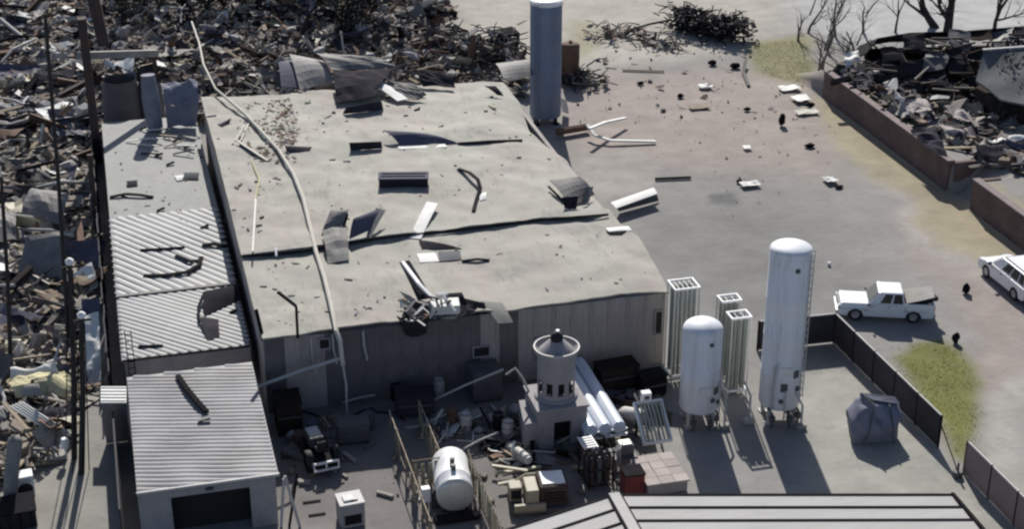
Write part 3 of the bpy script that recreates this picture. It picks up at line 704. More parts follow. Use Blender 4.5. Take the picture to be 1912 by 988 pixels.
# ------------------------------------------------------------------ turret
p = G(1037, 812)
t = thing('turret', 'grey round turret with open windows on a square base in the shade', 'turret', p)
bw = 2.55; bh = zat(p, 742)
b = MB(); hw = bw/2; th = .25
for (x0, x1) in ((-hw, -.45), (.45, hw)): b.box(p+Vector(((x0+x1)/2, -hw+th/2, bh/2)), (x1-x0, th, bh))
b.box(p+Vector((0, -hw+th/2, bh-.35)), (.9, th, .7))
for s in (-1, 1): b.box(p+Vector((s*(hw-th/2), th/2, bh/2)), (th, bw-th, bh))
b.box(p+Vector((0, hw-th/2, bh/2)), (bw-2*th, th, bh)); b.box(p+Vector((0, 0, bh+.06)), (bw+.16, bw+.16, .12))
obj('base', b, 'wall2', t)
b = MB(); b.box(p+Vector((0, -hw+.7, 1.0)), (.95, .06, 2.0)); obj('door', b, 'black', t)
b = MB(); b.prism([(-hw-.7, -hw+.1), (-hw, -hw+.1), (-hw, hw-.1), (-hw-.35, hw-.1)], 0, bh*.72, Matrix.Translation(p)); obj('buttress', b, 'wall2', t)
dr = .95; dz0 = bh+.12; dz1 = zat(p, 668)
N_ = 10; zl, zh = dz0+.42, dz0+1.12
T = Matrix.Translation(p)
b = MB(); b.lathe([(dr, dz0), (dr, zl)], 40, T); b.lathe([(dr, zh), (dr, dz1), (dr*1.02, dz1+.02)], 40, T); b.lathe([(dr-.12, dz0), (dr-.12, zl), (dr, zl)], 40, T); b.lathe([(dr, zh), (dr-.12, zh), (dr-.12, dz1)], 40, T)
obj('drum', b, 'wall2', t, True)
for k in range(N_):
    a = 2*math.pi*k/N_; b = MB(); b.lathe([(dr-.12, zl), (dr, zl), (dr, zh), (dr-.12, zh)], 4, T, a-.15, a+.15); obj('mullion', b, 'wall2', t)
b = MB(); b.lathe([(0, zl), (dr-.2, zl), (dr-.2, zh), (0, zh)], 20, T); obj('dark_core', b, 'black', t)
b = MB(); b.lathe([(dr+.10, dz0-.01), (dr+.16, dz0+.05), (dr+.10, dz0+.14), (dr, dz0+.16)], 40, T); obj('sill_ring', b, 'wall2', t, True)
rz_ = zat(p, 650)
b = MB(); b.lathe([(dr*1.02, dz1), (1.12, rz_-.02), (1.14, rz_+.06), (1.06, rz_+.05), (.92, rz_-.12), (.38, rz_+.42), (.30, rz_+.46)], 40, T); obj('cone_roof', b, 'wall2', t, True)
b = MB(); b.lathe([(1.10, rz_+.03), (1.16, rz_+.05), (1.16, rz_+.12), (1.08, rz_+.12)], 40, T); obj('rim', b, 'pale', t, True)
b = MB(); b.lathe([(.30, rz_+.4), (.34, rz_+.62), (.26, rz_+.8), (.12, rz_+.9), (0, rz_+.92)], 16, T); obj('vent_cap', b, 'black', t, True)
b = MB(); b.box(p+Vector((.04, -.02, rz_+.96)), (.16, .16, .1)); obj('cap_light', b, 'white', t)
# white pipe leaning on the turret
b = MB(); b.tube([G(1000, 758, 1.6), G(975, 705, 3.0), G(962, 688, 3.4), G(945, 700, 3.0)], .06, 8)
solo('leaning_pipe', b, 'pale', 'thin pale pipe bent over beside the left of the turret', 'pipe', smooth=True)

# three long tubes on a rack
t0 = G(1130, 812, .8)
t = thing('tube_rack', 'three long white gas tubes lying side by side beside the turret', 'gas tubes', Vector((t0.x, t0.y+3.2, 0)))
yA, yB = t0.y, t0.y+7.4
for k, dx in enumerate((-.74, 0, .74)):
    r_ = .35; x = t0.x+dx+.02; z = 1.05; Tm = Matrix.Translation((x, yA, z)) @ Matrix.Rotation(-math.pi/2, 4, 'X') @ Matrix.Rotation(0, 4, 'Z')
    prof = [(0, 0), (r_*.8, 0), (r_, .08)]+[(r_, yB-yA-.4)]+[(r_*math.cos(q*math.pi/12), yB-yA-.4+.35*math.sin(q*math.pi/12)) for q in range(1, 7)]
    b = MB(); b.lathe(prof, 24, Tm); obj('gas_tube', b, 'tube', t, True)
b = MB(); b.box((t0.x, yA-.06, .72), (2.3, .12, .12)); b.box((t0.x, yA-.05, 1.02), (2.3, .08, .10)); obj('end_frame', b, 'white', t)
for yy in (yA+.3, (yA+yB)/2, yB-.5):
    b = MB(); b.box((t0.x, yy, .6), (2.2, .16, .16))
    for s in (-1, 1): b.box((t0.x+s*1.0, yy, .27), (.14, .14, .54))
    obj('cradle', b, 'dark', t)

# ------------------------------------------------------------------ vehicles
def wheelset(t, xs, w, r, y0=None):
    for x in xs:
        for s in (-1, 1):
            Tm = Matrix.Translation((x, s*(w/2-.10), r)) @ Matrix.Rotation(math.pi/2, 4, 'X')
            wl = MB(); wl.lathe([(r*.62, -.10), (r*.95, -.11), (r, -.07), (r, .07), (r*.95, .11), (r*.62, .10)], 20, Tm); o = obj('tyre', wl, 'black', t, True, shift=False)
            wl = MB(); wl.lathe([(0, .05), (r*.25, .07), (r*.6, .04), (r*.63, .09), (r*.63, -.09), (0, -.05)], 14, Tm); obj('rim', wl, 'rim', o, True, shift=False)
def side_profile(pts, w): # polygon in x-z extruded across y
    mt = Matrix(((1, 0, 0, 0), (0, 0, -1, 0), (0, 1, 0, 0), (0, 0, 0, 1))); b = MB(); b.prism(pts, -w/2, w/2, mt); return b
def arch(cx, r, n=8): return [(cx+r*math.cos(math.pi*k/n), .30+r*math.sin(math.pi*k/n)) for k in range(n+1)]
def glasshouse(t, b0, b1, t0_, t1, wb, wt_, zb, zt, pillars, paint):
    """tapered cabin; windows are panes set a little proud"""
    bm_ = MB(); c = [(b0, -wb/2, zb), (b1, -wb/2, zb), (b1, wb/2, zb), (b0, wb/2, zb), (t0_, -wt_/2, zt), (t1, -wt_/2, zt), (t1, wt_/2, zt), (t0_, wt_/2, zt)]
    bm_.add(c, [(3, 2, 1, 0), (4, 5, 6, 7), (0, 1, 5, 4), (1, 2, 6, 5), (2, 3, 7, 6), (3, 0, 4, 7)]); cab = obj('cabin', bm_, paint, t, False, .06, shift=False)
    c = [Vector(q) for q in c]
    def pane(a, b, d, e, u0, u1, v0, v1, nm):       # a,b bottom; e,d top
        pt = lambda u, v: (a.lerp(b, u)).lerp(e.lerp(d, u), v)
        n = (b-a).cross(e-a).normalized(); q = [pt(u0, v0), pt(u1, v0), pt(u1, v1), pt(u0, v1)]
        m_ = MB(); m_.add([x+n*.012 for x in q]+[x-n*.03 for x in q], [(0, 1, 2, 3), (7, 6, 5, 4), (0, 4, 5, 1), (1, 5, 6, 2), (2, 6, 7, 3), (3, 7, 4, 0)]); obj(nm, m_, 'glass', t, shift=False)
    for u0, u1 in pillars:
        pane(c[0], c[1], c[5], c[4], u0, u1, .12, .88, 'side_window'); pane(c[3], c[2], c[6], c[7], u0, u1, .12, .88, 'side_window')
    pane(c[3], c[0], c[4], c[7], .06, .94, .08, .92, 'windscreen'); pane(c[1], c[2], c[6], c[5], .08, .92, .15, .9, 'rear_window')
    return cab
def mirror_handles(t, xm, zm, w, doors, zd):
    for s in (-1, 1):
        b = MB(); b.box((xm, s*(w/2+.12), zm), (.12, .2, .16)); obj('wing_mirror', b, 'plastic', t, shift=False, bev=.02)
        for x0, x1 in doors:
            b = MB(); b.box(((x0+x1)/2, s*(w/2+.008), .78), (x1-x0-.02, .03, .56)); d = obj('door', b, 'car', t, shift=False, bev=.01)
            b = MB(); b.box((x1-.16, s*(w/2+.03), zd), (.16, .04, .035)); obj('handle', b, 'plastic', d, shift=False)
# pickup: x forward
a, c = G(1560, 597), G(1744, 606)
L, W = 5.5, 1.95
dirv = (a-c); dirv.z = 0; hd = math.atan2(dirv.y, dirv.x)
pr = Vector((-math.sin(hd), math.cos(hd), 0))
if pr.y < 0: pr = -pr
ctr = (a+c)/2+pr*(W/2)
t = thing('pickup_truck', 'white pickup truck with open cargo bed parked by the dark fence', 'pickup truck', ctr, hd)
# mirrored: front is +x
low = [(-2.75, .45), (-2.75, .72), (2.62, .72), (2.74, .62), (2.74, .42), (2.5, .32)]+[(x, z) for x, z in arch(1.72, .46)]+[(1.2, .30)]+[(x, z) for x, z in arch(-1.6, .46)]+[(-2.6, .34)]
obj('body', side_profile(low, W), 'car', t, False, .03, shift=False)
b = MB(); b.frust((1.82, 0, .72), (1.72, W-.06, 0), (1.75, 0, 1.06), (1.6, W-.28, 0)); obj('hood', b, 'car', t, False, .06, shift=False)
b = MB(); b.box((-.05, 0, .9), (2.1, W-.02, .38)); obj('cab_body', b, 'car', t, False, .03, shift=False)
gl = glasshouse(t, 1.05, -1.08, .42, -.92, W-.1, W-.42, 1.08, 1.78, ((.30, .60), (.66, .95)), 'car')
for s in (-1, 1):
    b = MB(); b.box((-1.93, s*(W/2-.05), .96), (1.62, .09, .50)); obj('bed_side', b, 'car', t, False, .02, shift=False)
b = MB(); b.box((-2.72, 0, .96), (.07, W-.2, .50)); tg = obj('tailgate', b, 'car', t, False, .015, shift=False)
b = MB(); b.box((-2.77, 0, 1.08), (.03, .3, .06)); obj('handle', b, 'plastic', tg, shift=False)
b = MB(); b.box((-1.93, 0, .735), (1.55, W-.3, .03)); obj('bed_liner', b, 'black', t, shift=False)
b = MB(); b.sheet([[Vector((-1.15, -W/2+.04, 1.26)), Vector((-1.15, W/2-.04, 1.26))], [Vector((-1.9, -W/2+.06, 1.42)), Vector((-1.9, W/2-.06, 1.46))], [Vector((-2.72, -W/2+.2, 1.62)), Vector((-2.68, W/2-.05, 1.72))]], .04); obj('bed_cover', b, 'concrete', t, shift=False)
truck = t
mirror_handles(t, 1.02, 1.15, W, ((.0, 1.0), (-1.0, .0)), .98)
wheelset(t, (1.72, -1.6), W, .39)
for s in (-1, 1):
    b = MB(); b.box((2.70, s*.74, .82), (.12, .36, .2)); obj('headlight', b, 'headlamp', t, shift=False, bev=.02)
    b = MB(); b.box((-2.74, s*(W/2-.1), .98), (.08, .14, .34)); obj('tail_light', b, 'lamp', t, shift=False)
b = MB(); b.box((2.71, 0, .82), (.10, 1.0, .2)); obj('grille', b, 'plastic', t, shift=False)
for x in (2.78, -2.80): b = MB(); b.box((x, 0, .5), (.12, W-.1, .2)); obj('bumper', b, 'rim', t, shift=False, bev=.03)
rt3 = Matrix.Rotation(hd, 3, 'Z'); b = MB()
for k_ in range(5): b.box(ctr+rt3 @ Vector((-2.0+rnd.uniform(-.5, .4), rnd.uniform(-.5, .4), .92+.08*k_)), (rnd.uniform(.5, 1.1), rnd.uniform(.3, .6), .22), Matrix.Rotation(hd+rnd.uniform(-.5, .5), 3, 'Z'))
solo('cargo_bundle', b, 'darksheet', 'dark jumbled cargo lying in the bed of the white pickup', 'cargo')
# estate car / SUV
q = G(1824, 508); t = thing('estate_car', 'white estate car with dark windows parked at the right edge', 'car', Vector((q.x+1.15, q.y-2.45, 0)), math.pi/2)
t.scale = (1.14, 1.14, 1.14); L, W = 4.7, 1.86
low = [(-2.35, .42), (-2.36, .85), (-2.28, 1.02), (.9, 1.02), (1.5, .98), (2.15, .84), (2.34, .66), (2.34, .40), (2.1, .30)]+arch(1.45, .42)+[(1.0, .28)]+arch(-1.4, .42)+[(-2.2, .32)]
obj('body', side_profile(low, W), 'car', t, False, .07, shift=False)
glasshouse(t, 1.15, -2.26, .35, -1.98, W-.12, W-.46, 1.03, 1.66, ((.30, .52), (.55, .77), (.80, .95)), 'car')
mirror_handles(t, .95, 1.08, W, ((.05, 1.0), (-.95, .05)), .92)
wheelset(t, (1.45, -1.4), W, .35)
for s in (-1, 1):
    b = MB(); b.bar((.25, s*.62, 1.70), (-1.8, s*.62, 1.70), .05, .05); obj('roof_rail', b, 'plastic', t, shift=False)
    b = MB(); b.box((2.22, s*.68, .74), (.2, .34, .16)); obj('headlight', b, 'headlamp', t, shift=False, bev=.02)
    b = MB(); b.box((-2.35, s*.78, .9), (.06, .2, .22)); obj('tail_light', b, 'lamp', t, shift=False)
b = MB(); b.box((2.33, 0, .5), (.1, W-.2, .24)); obj('bumper', b, 'plastic', t, shift=False, bev=.03)
b = MB(); b.box((-2.38, 0, .5), (.1, W-.1, .24)); obj('bumper', b, 'plastic', t, shift=False, bev=.03)
b = MB(); b.box((-2.375, 0, .76), (.03, .5, .12)); obj('number_plate', b, 'whitesheet', t, shift=False)

# ------------------------------------------------------------------ wrapped crate on the yard
p = G(1628, 812)
t = thing('wrapped_crate', 'large blue-grey tarpaulin wrapped crate tilted on the pale yard', 'tarp bundle', p)
bm = bmesh.new()
for q in ((-1.3,-.6,0),(.9,-1.0,0),(1.3,.6,.05),(-.9,.9,0),(-1.42,-.25,1.15),(-1.2,.7,1.3),(-.5,.75,2.1),(-.25,-.35,2.0),(1.3,.35,1.75),(1.28,-.45,1.35),(.45,-1.15,1.05),(-.7,-.95,.9)): bm.verts.new(Vector(q))
bmesh.ops.convex_hull(bm, input=bm.verts); bmesh.ops.triangulate(bm, faces=bm.faces)
bmesh.ops.subdivide_edges(bm, edges=bm.edges, cuts=5, use_grid_fill=True)
b = MB(); vs = []
bm.verts.index_update()
for v in bm.verts:
    c = v.co; n = noise.noise_vector(c*1.6)*.09+noise.noise_vector(c*4)*.025; k = max(0, .14-abs(c.x*.72+c.z*.55-.62))*1.1
    q = c+n-(c-Vector((0, 0, .9))).normalized()*k; q.z = max(0, q.z); vs.append(p+q)
b.add(vs, [[v.index for v in f.verts] for f in bm.faces]); bm.free()
obj('tarpaulin', b, 'tarp', t, True)
b = MB(); b.tube([p+Vector(q) for q in ((-.95,-.9,.1),(-.72,-.98,.9),(-.28,-.42,2.06),(-.45,.4,2.1))], .035, 6); b.tube([p+Vector(q) for q in ((.55,-1.2,.1),(.5,-1.2,1.0),(.62,-.4,1.78),(.7,.5,1.9))], .035, 6); obj('strap', b, 'plastic', t)
b = MB(); b.sheet([[p+Vector((-.55, .7, 2.16)), p+Vector((1.25, .35, 1.86))], [p+Vector((-.2, -.1, 2.12)), p+Vector((1.3, -.15, 1.72))]], .05); obj('pale_flap', b, 'bluesheet', t)

# ------------------------------------------------------------------ tank enclosure in the middle of the yard
pf = G(852, 962); ang = R(7.2)
t = thing('horizontal_tank', 'white horizontal tank with domed ends inside the slatted pen', 'tank', pf)
Tm = Matrix.Translation(pf+Vector((0, .1, 1.0))) @ Matrix.Rotation(-ang, 4, 'Z') @ Matrix.Rotation(-math.pi/2, 4, 'X')
r_ = .88; Lh = 3.3
prof = [(0, -.13), (r_*.5, -.11), (r_*.85, -.06), (r_*.97, .0)]+[(r_+.01, .9), (r_+.025, .93), (r_+.01, .96), (r_, 1.9)]+[(r_*math.cos(k*math.pi/16), Lh-.4+.4*math.sin(k*math.pi/16)) for k in range(0, 9)]
b = MB(); b.lathe(prof[3:], 36, Tm); obj('shell', b, 'white', t, True)
b = MB(); b.lathe(prof[:3]+[(r_*.97+.005, -.005), (r_+.02, .06), (r_+.02, .22), (r_, .25)], 36, Tm); obj('shaded_end_cap', b, 'alu', t, True)  # greyer than the shell: shade of the near end put into its colour
for yy in (.35, 2.1):
    b = MB(); cxy = Tm @ Vector((0, 0, yy)); b.box((cxy.x, cxy.y, .28), (1.3, .26, .62), Matrix.Rotation(-ang, 3, 'Z')); obj('saddle', b, 'plastic', t)
b = MB()
for k, dz in ((.9, .0), (1.5, .1)):
    q = Tm @ Vector((0, -r_-.02, k)); b.lathe([(0, .25), (.12, .25), (.12, -.1)], 10, Matrix.Translation(q))
obj('fill_valve', b, 'plastic', t)
b = MB(); b.box(pf+Vector((-.05, -.4, .12)), (2.1, .5, .24)); obj('skid_frame', b, 'dark', t)
# valve cabinet beside it
q = G(800, 950); t = thing('valve_cabinet', 'small white valve cabinet with dark pipes left of horizontal tank', 'cabinet', q)
b = MB(); b.box(q+Vector((-.1, .1, .75)), (.42, .35, .75)); obj('cabinet', b, 'white', t, False, .03)
b = MB(); b.box(q+Vector((-.1, .1, .18)), (.2, .2, .36)); obj('pedestal', b, 'plastic', t)
for k in range(3):
    b = MB(); b.tube([q+Vector((.22+.14*k, -.1, 0)), q+Vector((.22+.14*k, -.05, .8+.1*k)), q+Vector((.6+.1*k, .4, 1.0))], .045, 8); obj('pipe', b, 'dark', t, True)
def pen(pts, z, label, drop=.12):
    a = Vector((*pts[0], 0)); t = thing('slatted_fence', label, 'fence', a, 0, 'cream slatted fences round the tank pen')
    p, q = Vector((*pts[0], 0)), Vector((*pts[1], 0)); L = (q-p).length; n = int(L/.30); d = (q-p)/n; u = d.normalized()
    nrm = Vector((-u.y, u.x, 0))
    for k in range(n):
        if rnd.random() < drop: continue
        s = p+d*(k+.5); b = MB(); lean = nrm*rnd.uniform(-.06, .06)+u*rnd.uniform(-.05, .05)
        b.bar(s+Vector((0, 0, .08)), s+lean+Vector((0, 0, z-.12+rnd.uniform(-.08, .04))), .19, .025, nrm); obj('slat', b, 'cream', t)
    m_ = max(1, int(L/2)); e = (q-p)/m_
    for k in range(m_+1): b = MB(); b.bar(p+e*k, p+e*k+Vector((0, 0, z+.06)), .07, .07); obj('post', b, 'wood', t)
    for zz in (z, .5): b = MB(); b.bar(p+Vector((0, 0, zz))+nrm*.03, q+Vector((0, 0, zz))+nrm*.03, .04, .05); obj('rail', b, 'wood', t)
e1, e2 = G(806, 975, 1.5), G(720, 768, 1.5)
pen([(e1.x, e1.y), (e1.x, e2.y)], 1.5, 'long cream slatted fence on the left side of the tank pen', .55)
e3, e4 = G(938, 985, 1.8), G(885, 842, 1.8)
pen([(e3.x, e3.y), (e3.x, e4.y)], 1.8, 'cream slatted fence on the right side of the tank pen')
e5 = G(790, 860, 1.7)
pen([(e1.x+.1, e5.y), (e1.x+1.75, e5.y)], 1.7, 'short cream slatted fence closing the back of tank pen')
pen([(e1.x+1.6, e2.y+.5), (e1.x+1.6, e5.y+.1)], 1.5, 'cream slatted fence in the shade behind the tank pen', .5)

# ------------------------------------------------------------------ yard machines and clutter
p = G(606, 880); t = thing('tractor', 'dark tractor with white rear rack at the edge of the shade', 'tractor', p, R(8))
def bx(nm, c, s, m, par, bev=.02, rot=None):
    b = MB(); b.box(c, s, rot); return obj(nm, b, m, par, False, bev, shift=False)
bx('chassis', (0, .9, .55), (.8, 2.6, .35), 'dark', t); bx('hood', (0, 1.7, 1.0), (.75, 1.2, .55), 'plastic', t, .08); bx('hood_panel', (0, 1.75, 1.295), (.6, .9, .03), 'pale', t)
bx('seat', (0, .55, .95), (.5, .5, .15), 'black', t, .05); bx('seat_back', (0, .3, 1.25), (.5, .12, .5), 'black', t, .05)
b = MB(); b.lathe([(.17, 0), (.2, .02), (.17, .04)], 14, Matrix.Translation((0, 1.0, 1.3)) @ Matrix.Rotation(.5, 4, 'X')); obj('steering_wheel', b, 'black', t, shift=False)
b = MB(); 
for zz in (.35, .75): b.bar((-.65, -.45, zz), (.65, -.45, zz), .08, .10)
for s in (-.62, 0, .62): b.bar((s, -.44, .3), (s, -.44, .8), .07, .07)
obj('rear_rack', b, 'white', t, shift=False)
for x, y, r_ in ((-.68, .3, .55), (.68, .3, .55), (-.55, 2.0, .36), (.55, 2.0, .36)):
    Tm = Matrix.Translation((x, y, r_)) @ Matrix.Rotation(math.pi/2, 4, 'Y')
    b = MB(); b.lathe([(r_*.55, -.13), (r_*.95, -.15), (r_, -.1), (r_, .1), (r_*.95, .15), (r_*.55, .13)], 20, Tm); w_ = obj('tyre', b, 'black', t, True, shift=False)
    b = MB(); b.lathe([(0, .08), (r_*.55, .06), (r_*.55, -.06), (0, -.08)], 14, Tm); obj('rim', b, 'rim', w_, True, shift=False)
p = G(660, 985); t = thing('yard_cabinet', 'pale grey equipment cabinet with dark louvre at the bottom edge of yard', 'cabinet', p, R(4))
bx('housing', (0, .5, .62), (1.15, 1.1, 1.24), 'wall2', t, .06); bx('lid', (.0, .5, 1.27), (1.2, 1.15, .06), 'pale', t); bx('hatch', (-.1, .45, 1.34), (.5, .5, .08), 'whitesheet', t); bx('latch', (.15, .2, 1.33), (.34, .04, .05), 'dark', t); bx('louvre', (0, -.06, .45), (.8, .03, .5), 'dark', t, 0)
for (u, v, w, d, lab) in ((582, 938, .75, .12, 'upper of two dark drain slots in the yard floor'), (592, 962, .7, .12, 'lower of two dark drain slots in the yard floor')):
    p = G(u, v); b = MB()
    for k in range(6): b.box(p+Vector((w*(k/5-.5), 0, .012)), (.05, d, .02))
    b.box(p+Vector((0, 0, .006)), (w+.1, d+.08, .008)); solo('drain_grate', b, 'dark', lab, 'drain', 'drain slots in the yard')
# generator skid right of the pen
p = G(1000, 955); t = thing('generator', 'beige generator skid with white lid right of the tank pen', 'generator', p, R(-6))
bx('skid', (.3, .6, .15), (2.9, 1.9, .22), 'plastic', t); bx('housing', (.9, .7, .78), (1.35, 1.5, 1.05), 'brown', t, .05); bx('lid', (.9, .7, 1.34), (1.1, 1.1, .07), 'white', t, .02)
bx('side_box', (-.15, .5, .75), (.6, 1.3, .95), 'beige', t, .05); bx('control_box', (-.85, .9, .6), (.6, .7, .8), 'beige', t, .04); bx('panel_opening', (-.85, .53, .65), (.45, .05, .45), 'black', t, 0); bx('front_plate', (-.3, -.25, .35), (1.5, .2, .45), 'beige', t, .03)
for k in range(4): bx('louvre', (.9, -.07, .5+.16*k), (1.0, .04, .05), 'dark', t, 0)
b = MB(); b.tube([(-.9, 1.7, .5), (-.2, 1.75, .9), (.5, 1.6, 1.0), (.75, 1.5, .9)], .10, 8); obj('exhaust_pipe', b, 'beige', t, True, shift=False)
p = G(975, 868); t = thing('pump_set', 'small grey pump with white flange between pen and turret', 'pump', p, R(20))
b = MB(); b.lathe([(0, -.5), (.26, -.5), (.28, -.4), (.28, .4), (.2, .5), (0, .5)], 16, Matrix.Translation((0, 0, .5)) @ Matrix.Rotation(math.pi/2, 4, 'X')); obj('motor', b, 'pale', t, True, shift=False)
b = MB(); b.tube([(-.3, .3, 0), (-.35, .3, .9), (-.1, .5, 1.1)], .08, 8); obj('pipe', b, 'alu', t, True, shift=False); bx('base', (0, 0, .1), (.9, 1.2, .18), 'dark', t)
b = MB(); b.lathe([(0, .03), (.22, .03), (.22, -.03), (0, -.03)], 14, Matrix.Translation((0, -.52, .5)) @ Matrix.Rotation(math.pi/2, 4, 'X')); obj('flange', b, 'white', t, shift=False)
for i, (u0, v0, u1, v1) in enumerate(((925, 885, 1010, 872), (930, 905, 1005, 890), (918, 870, 985, 880))):
    b = MB(); b.bar(G(u0, v0, .25+.1*i), G(u1, v1, .3+.1*i), .16, .10); solo('timber', b, 'beige', 'pale timber lying across others behind the beige generator', 'timber', 'timbers behind the generator')
# cylinder cage and its neighbours
p = G(1122, 912); t = thing('cylinder_cage', 'dark caged rack with white slotted top in front of gas tubes', 'cage', p, R(2))
for sx in (-.62, .62):
    for sy in (0, 1.5): b = MB(); b.bar((sx, sy, 0), (sx, sy, 2.0), .07, .07); obj('post', b, 'dark', t, shift=False)
for zz in (.15, 1.0, 1.95):
    b = MB()
    for sy in (0, 1.5): b.bar((-.6, sy, zz), (.6, sy, zz), .05, .05)
    for sx in (-.62, .62): b.bar((sx, .04, zz), (sx, 1.46, zz), .05, .05)
    obj('rail', b, 'dark', t, shift=False)
for i in range(3):
    for j in range(3):
        b = MB(); b.lathe([(.15, .1), (.15, 1.25), (.12, 1.38), (.05, 1.45), (.05, 1.58), (0, 1.58)], 14, Matrix.Translation((-.4+.4*i, .3+.42*j, 0))); obj('gas_bottle', b, 'plastic' if (i+j) % 2 else 'brown', t, True, shift=False)
for k in range(5): bx('top_slat', (-.35, 1.5+.0-.22*k, 2.02), (.62, .10, .05), 'white', t, 0)
for sx in (-.68, -.02): bx('top_rail', (sx, 1.05, 2.03), (.05, 1.15, .06), 'white', t, 0)
p = G(1168, 880); t = thing('pump_skid', 'grey pump skid with rusty pipes between cage and red crate', 'pump skid', p)
bx('tray', (0, .5, .7), (1.2, 1.1, .1), 'plastic', t); bx('pump_box', (.1, .55, 1.0), (.8, .7, .55), 'greyroof', t, .05); bx('cover', (.1, .55, 1.3), (.6, .5, .05), 'fin', t)
for s in (-.5, .5): bx('leg', (s, .1, .33), (.1, .1, .66), 'dark', t, 0); bx('leg', (s, .95, .33), (.1, .1, .66), 'dark', t, 0)
for k in range(4):
    b = MB(); x = -.75+.14*k; b.tube([(x, -.1, .1), (x, 0, 1.0+.1*k), (x+.25, .35, 1.2+.08*k)], .04, 7); obj('pipe', b, 'pale', t, True, shift=False)
p = G(1186, 925); t = thing('red_crate', 'faded red metal crate beside the pale slab platform', 'crate', p)
bx('box', (0, .45, .55), (.95, .9, 1.06), 'red', t, .02)
for k in range(3): bx('rib', (-.32+.32*k, -.02, .55), (.08, .05, 1.0), 'red', t, .01)
bx('rim', (0, .45, 1.10), (1.02, .96, .07), 'dark', t, 0)
p = G(1248, 925); t = thing('slab_platform', 'low platform of pale pinkish slabs below the tilted finned panel', 'platform', p)
for i in range(3):
    for j in range(4): bx('slab', (-.72+.72*i+rnd.uniform(-.01, .01), .35+.66*j, .62+rnd.uniform(0, .02)), (.708, .648, .1), 'pink', t, .015)
bx('base', (0, 1.35, .28), (2.0, 2.5, .54), 'wall2', t)
p = G(1228, 842); t = thing('heat_exchanger', 'tilted white framed finned panel left of the short tank', 'heat exchanger', p)
rot = Matrix.Rotation(R(38), 3, 'X')
for k in range(7):
    bx('fin', Vector((-.6+.2*k, .9, 1.15)), (.05, 2.1, .22), 'fin', t, 0, rot)
b = MB()
for s in (-.72, .72): b.box((s, .9, 1.15), (.09, 2.3, .26), rot)
for s in (-1.1, 1.1): b.box(Vector((0, .9, 1.15))+rot @ Vector((0, s, 0)), (1.36, .09, .26), rot)
obj('frame', b, 'white', t, shift=False)
for s in (-.6, .6): bx('leg', (s, 1.6, .8), (.1, .1, 1.6), 'dark', t, 0)
p = G(1204, 790); t = thing('meter_box', 'white meter box on a post above the tilted finned panel', 'meter box', p)
bx('box', (0, 0, 1.55), (.5, .4, .6), 'white', t, .03); bx('post', (0, .05, .65), (.1, .1, 1.3), 'plastic', t, 0); bx('window', (-.02, -.21, 1.6), (.26, .02, .2), 'plastic', t, 0)
p = G(1180, 800); b = MB(); b.lathe([(0, -.9), (.25, -.85), (.38, -.6), (.38, .6), (.25, .85), (0, .9)], 18, Matrix.Translation(p+Vector((0, 0, .8))) @ Matrix.Rotation(R(70), 4, 'X') @ Matrix.Rotation(R(25), 4, 'Y')); solo('small_tank', b, 'pale', 'small grey rounded vessel right of the white gas tubes', 'vessel', smooth=True)
for u, v, z1, lab in ((1398, 790, 2.3, 'thin white standpipe left of the tall tank'), (1352, 800, 2.6, 'thin white standpipe right of the short tank'), (1495, 800, 1.9, 'thin white standpipe right of the tall tank')):
    p = G(u, v); t = thing('standpipe', lab, 'pipe', p)
    b = MB(); b.tube([p, p+Vector((0, 0, z1*.7)), p+Vector((-.25, .5, z1))], .06, 8); obj('pipe', b, 'pale', t, True); b = MB(); b.box(p+Vector((0, 0, .12)), (.5, .35, .24)); obj('plinth', b, 'concrete', t)
# darker clutter in the shade along the front wall
k = 0
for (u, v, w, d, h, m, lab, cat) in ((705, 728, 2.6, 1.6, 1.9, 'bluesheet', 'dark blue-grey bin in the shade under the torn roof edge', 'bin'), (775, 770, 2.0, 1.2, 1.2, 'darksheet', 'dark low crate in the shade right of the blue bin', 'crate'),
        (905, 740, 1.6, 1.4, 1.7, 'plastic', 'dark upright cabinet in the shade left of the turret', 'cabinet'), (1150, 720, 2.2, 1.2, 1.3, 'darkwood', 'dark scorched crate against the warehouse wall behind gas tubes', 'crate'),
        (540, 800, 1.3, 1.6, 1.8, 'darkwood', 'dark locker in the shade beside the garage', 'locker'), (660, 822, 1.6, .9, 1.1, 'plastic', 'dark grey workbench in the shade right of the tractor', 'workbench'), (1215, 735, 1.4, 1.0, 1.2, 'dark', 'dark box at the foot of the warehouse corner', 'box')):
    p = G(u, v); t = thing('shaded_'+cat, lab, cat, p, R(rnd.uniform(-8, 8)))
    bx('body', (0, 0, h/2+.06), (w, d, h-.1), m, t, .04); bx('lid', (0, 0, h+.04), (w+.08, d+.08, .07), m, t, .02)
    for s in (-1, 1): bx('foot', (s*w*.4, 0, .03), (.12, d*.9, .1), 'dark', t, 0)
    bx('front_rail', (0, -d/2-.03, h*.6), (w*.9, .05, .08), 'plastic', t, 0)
for (a_, c_, r_, lab) in (((640, 752, .3), (700, 738, .5), .05, 'thin pale rod on the shaded ground below the fallen pole'), ((800, 752, .4), (940, 690, 2.4), .06, 'thin pale rod leaning towards the turret'), ((860, 842, .3), (930, 808, .6), .05, 'pale rod sticking up behind the tank pen'), ((482, 722, 2.2), (640, 668, 3.2), .09, 'grey fallen pipe sloping along the warehouse front wall')):
    b = MB(); b.tube([G(*a_), G(*a_).lerp(G(*c_), .5)+Vector((0, 0, .06)), G(*c_)], r_, 8); solo('rod', b, 'pale', lab, 'rod', smooth=True)
p = G(545, 985); t = thing('pipe_tripod', 'pale pipe frame on thin legs right of the garage doorway', 'frame', p)
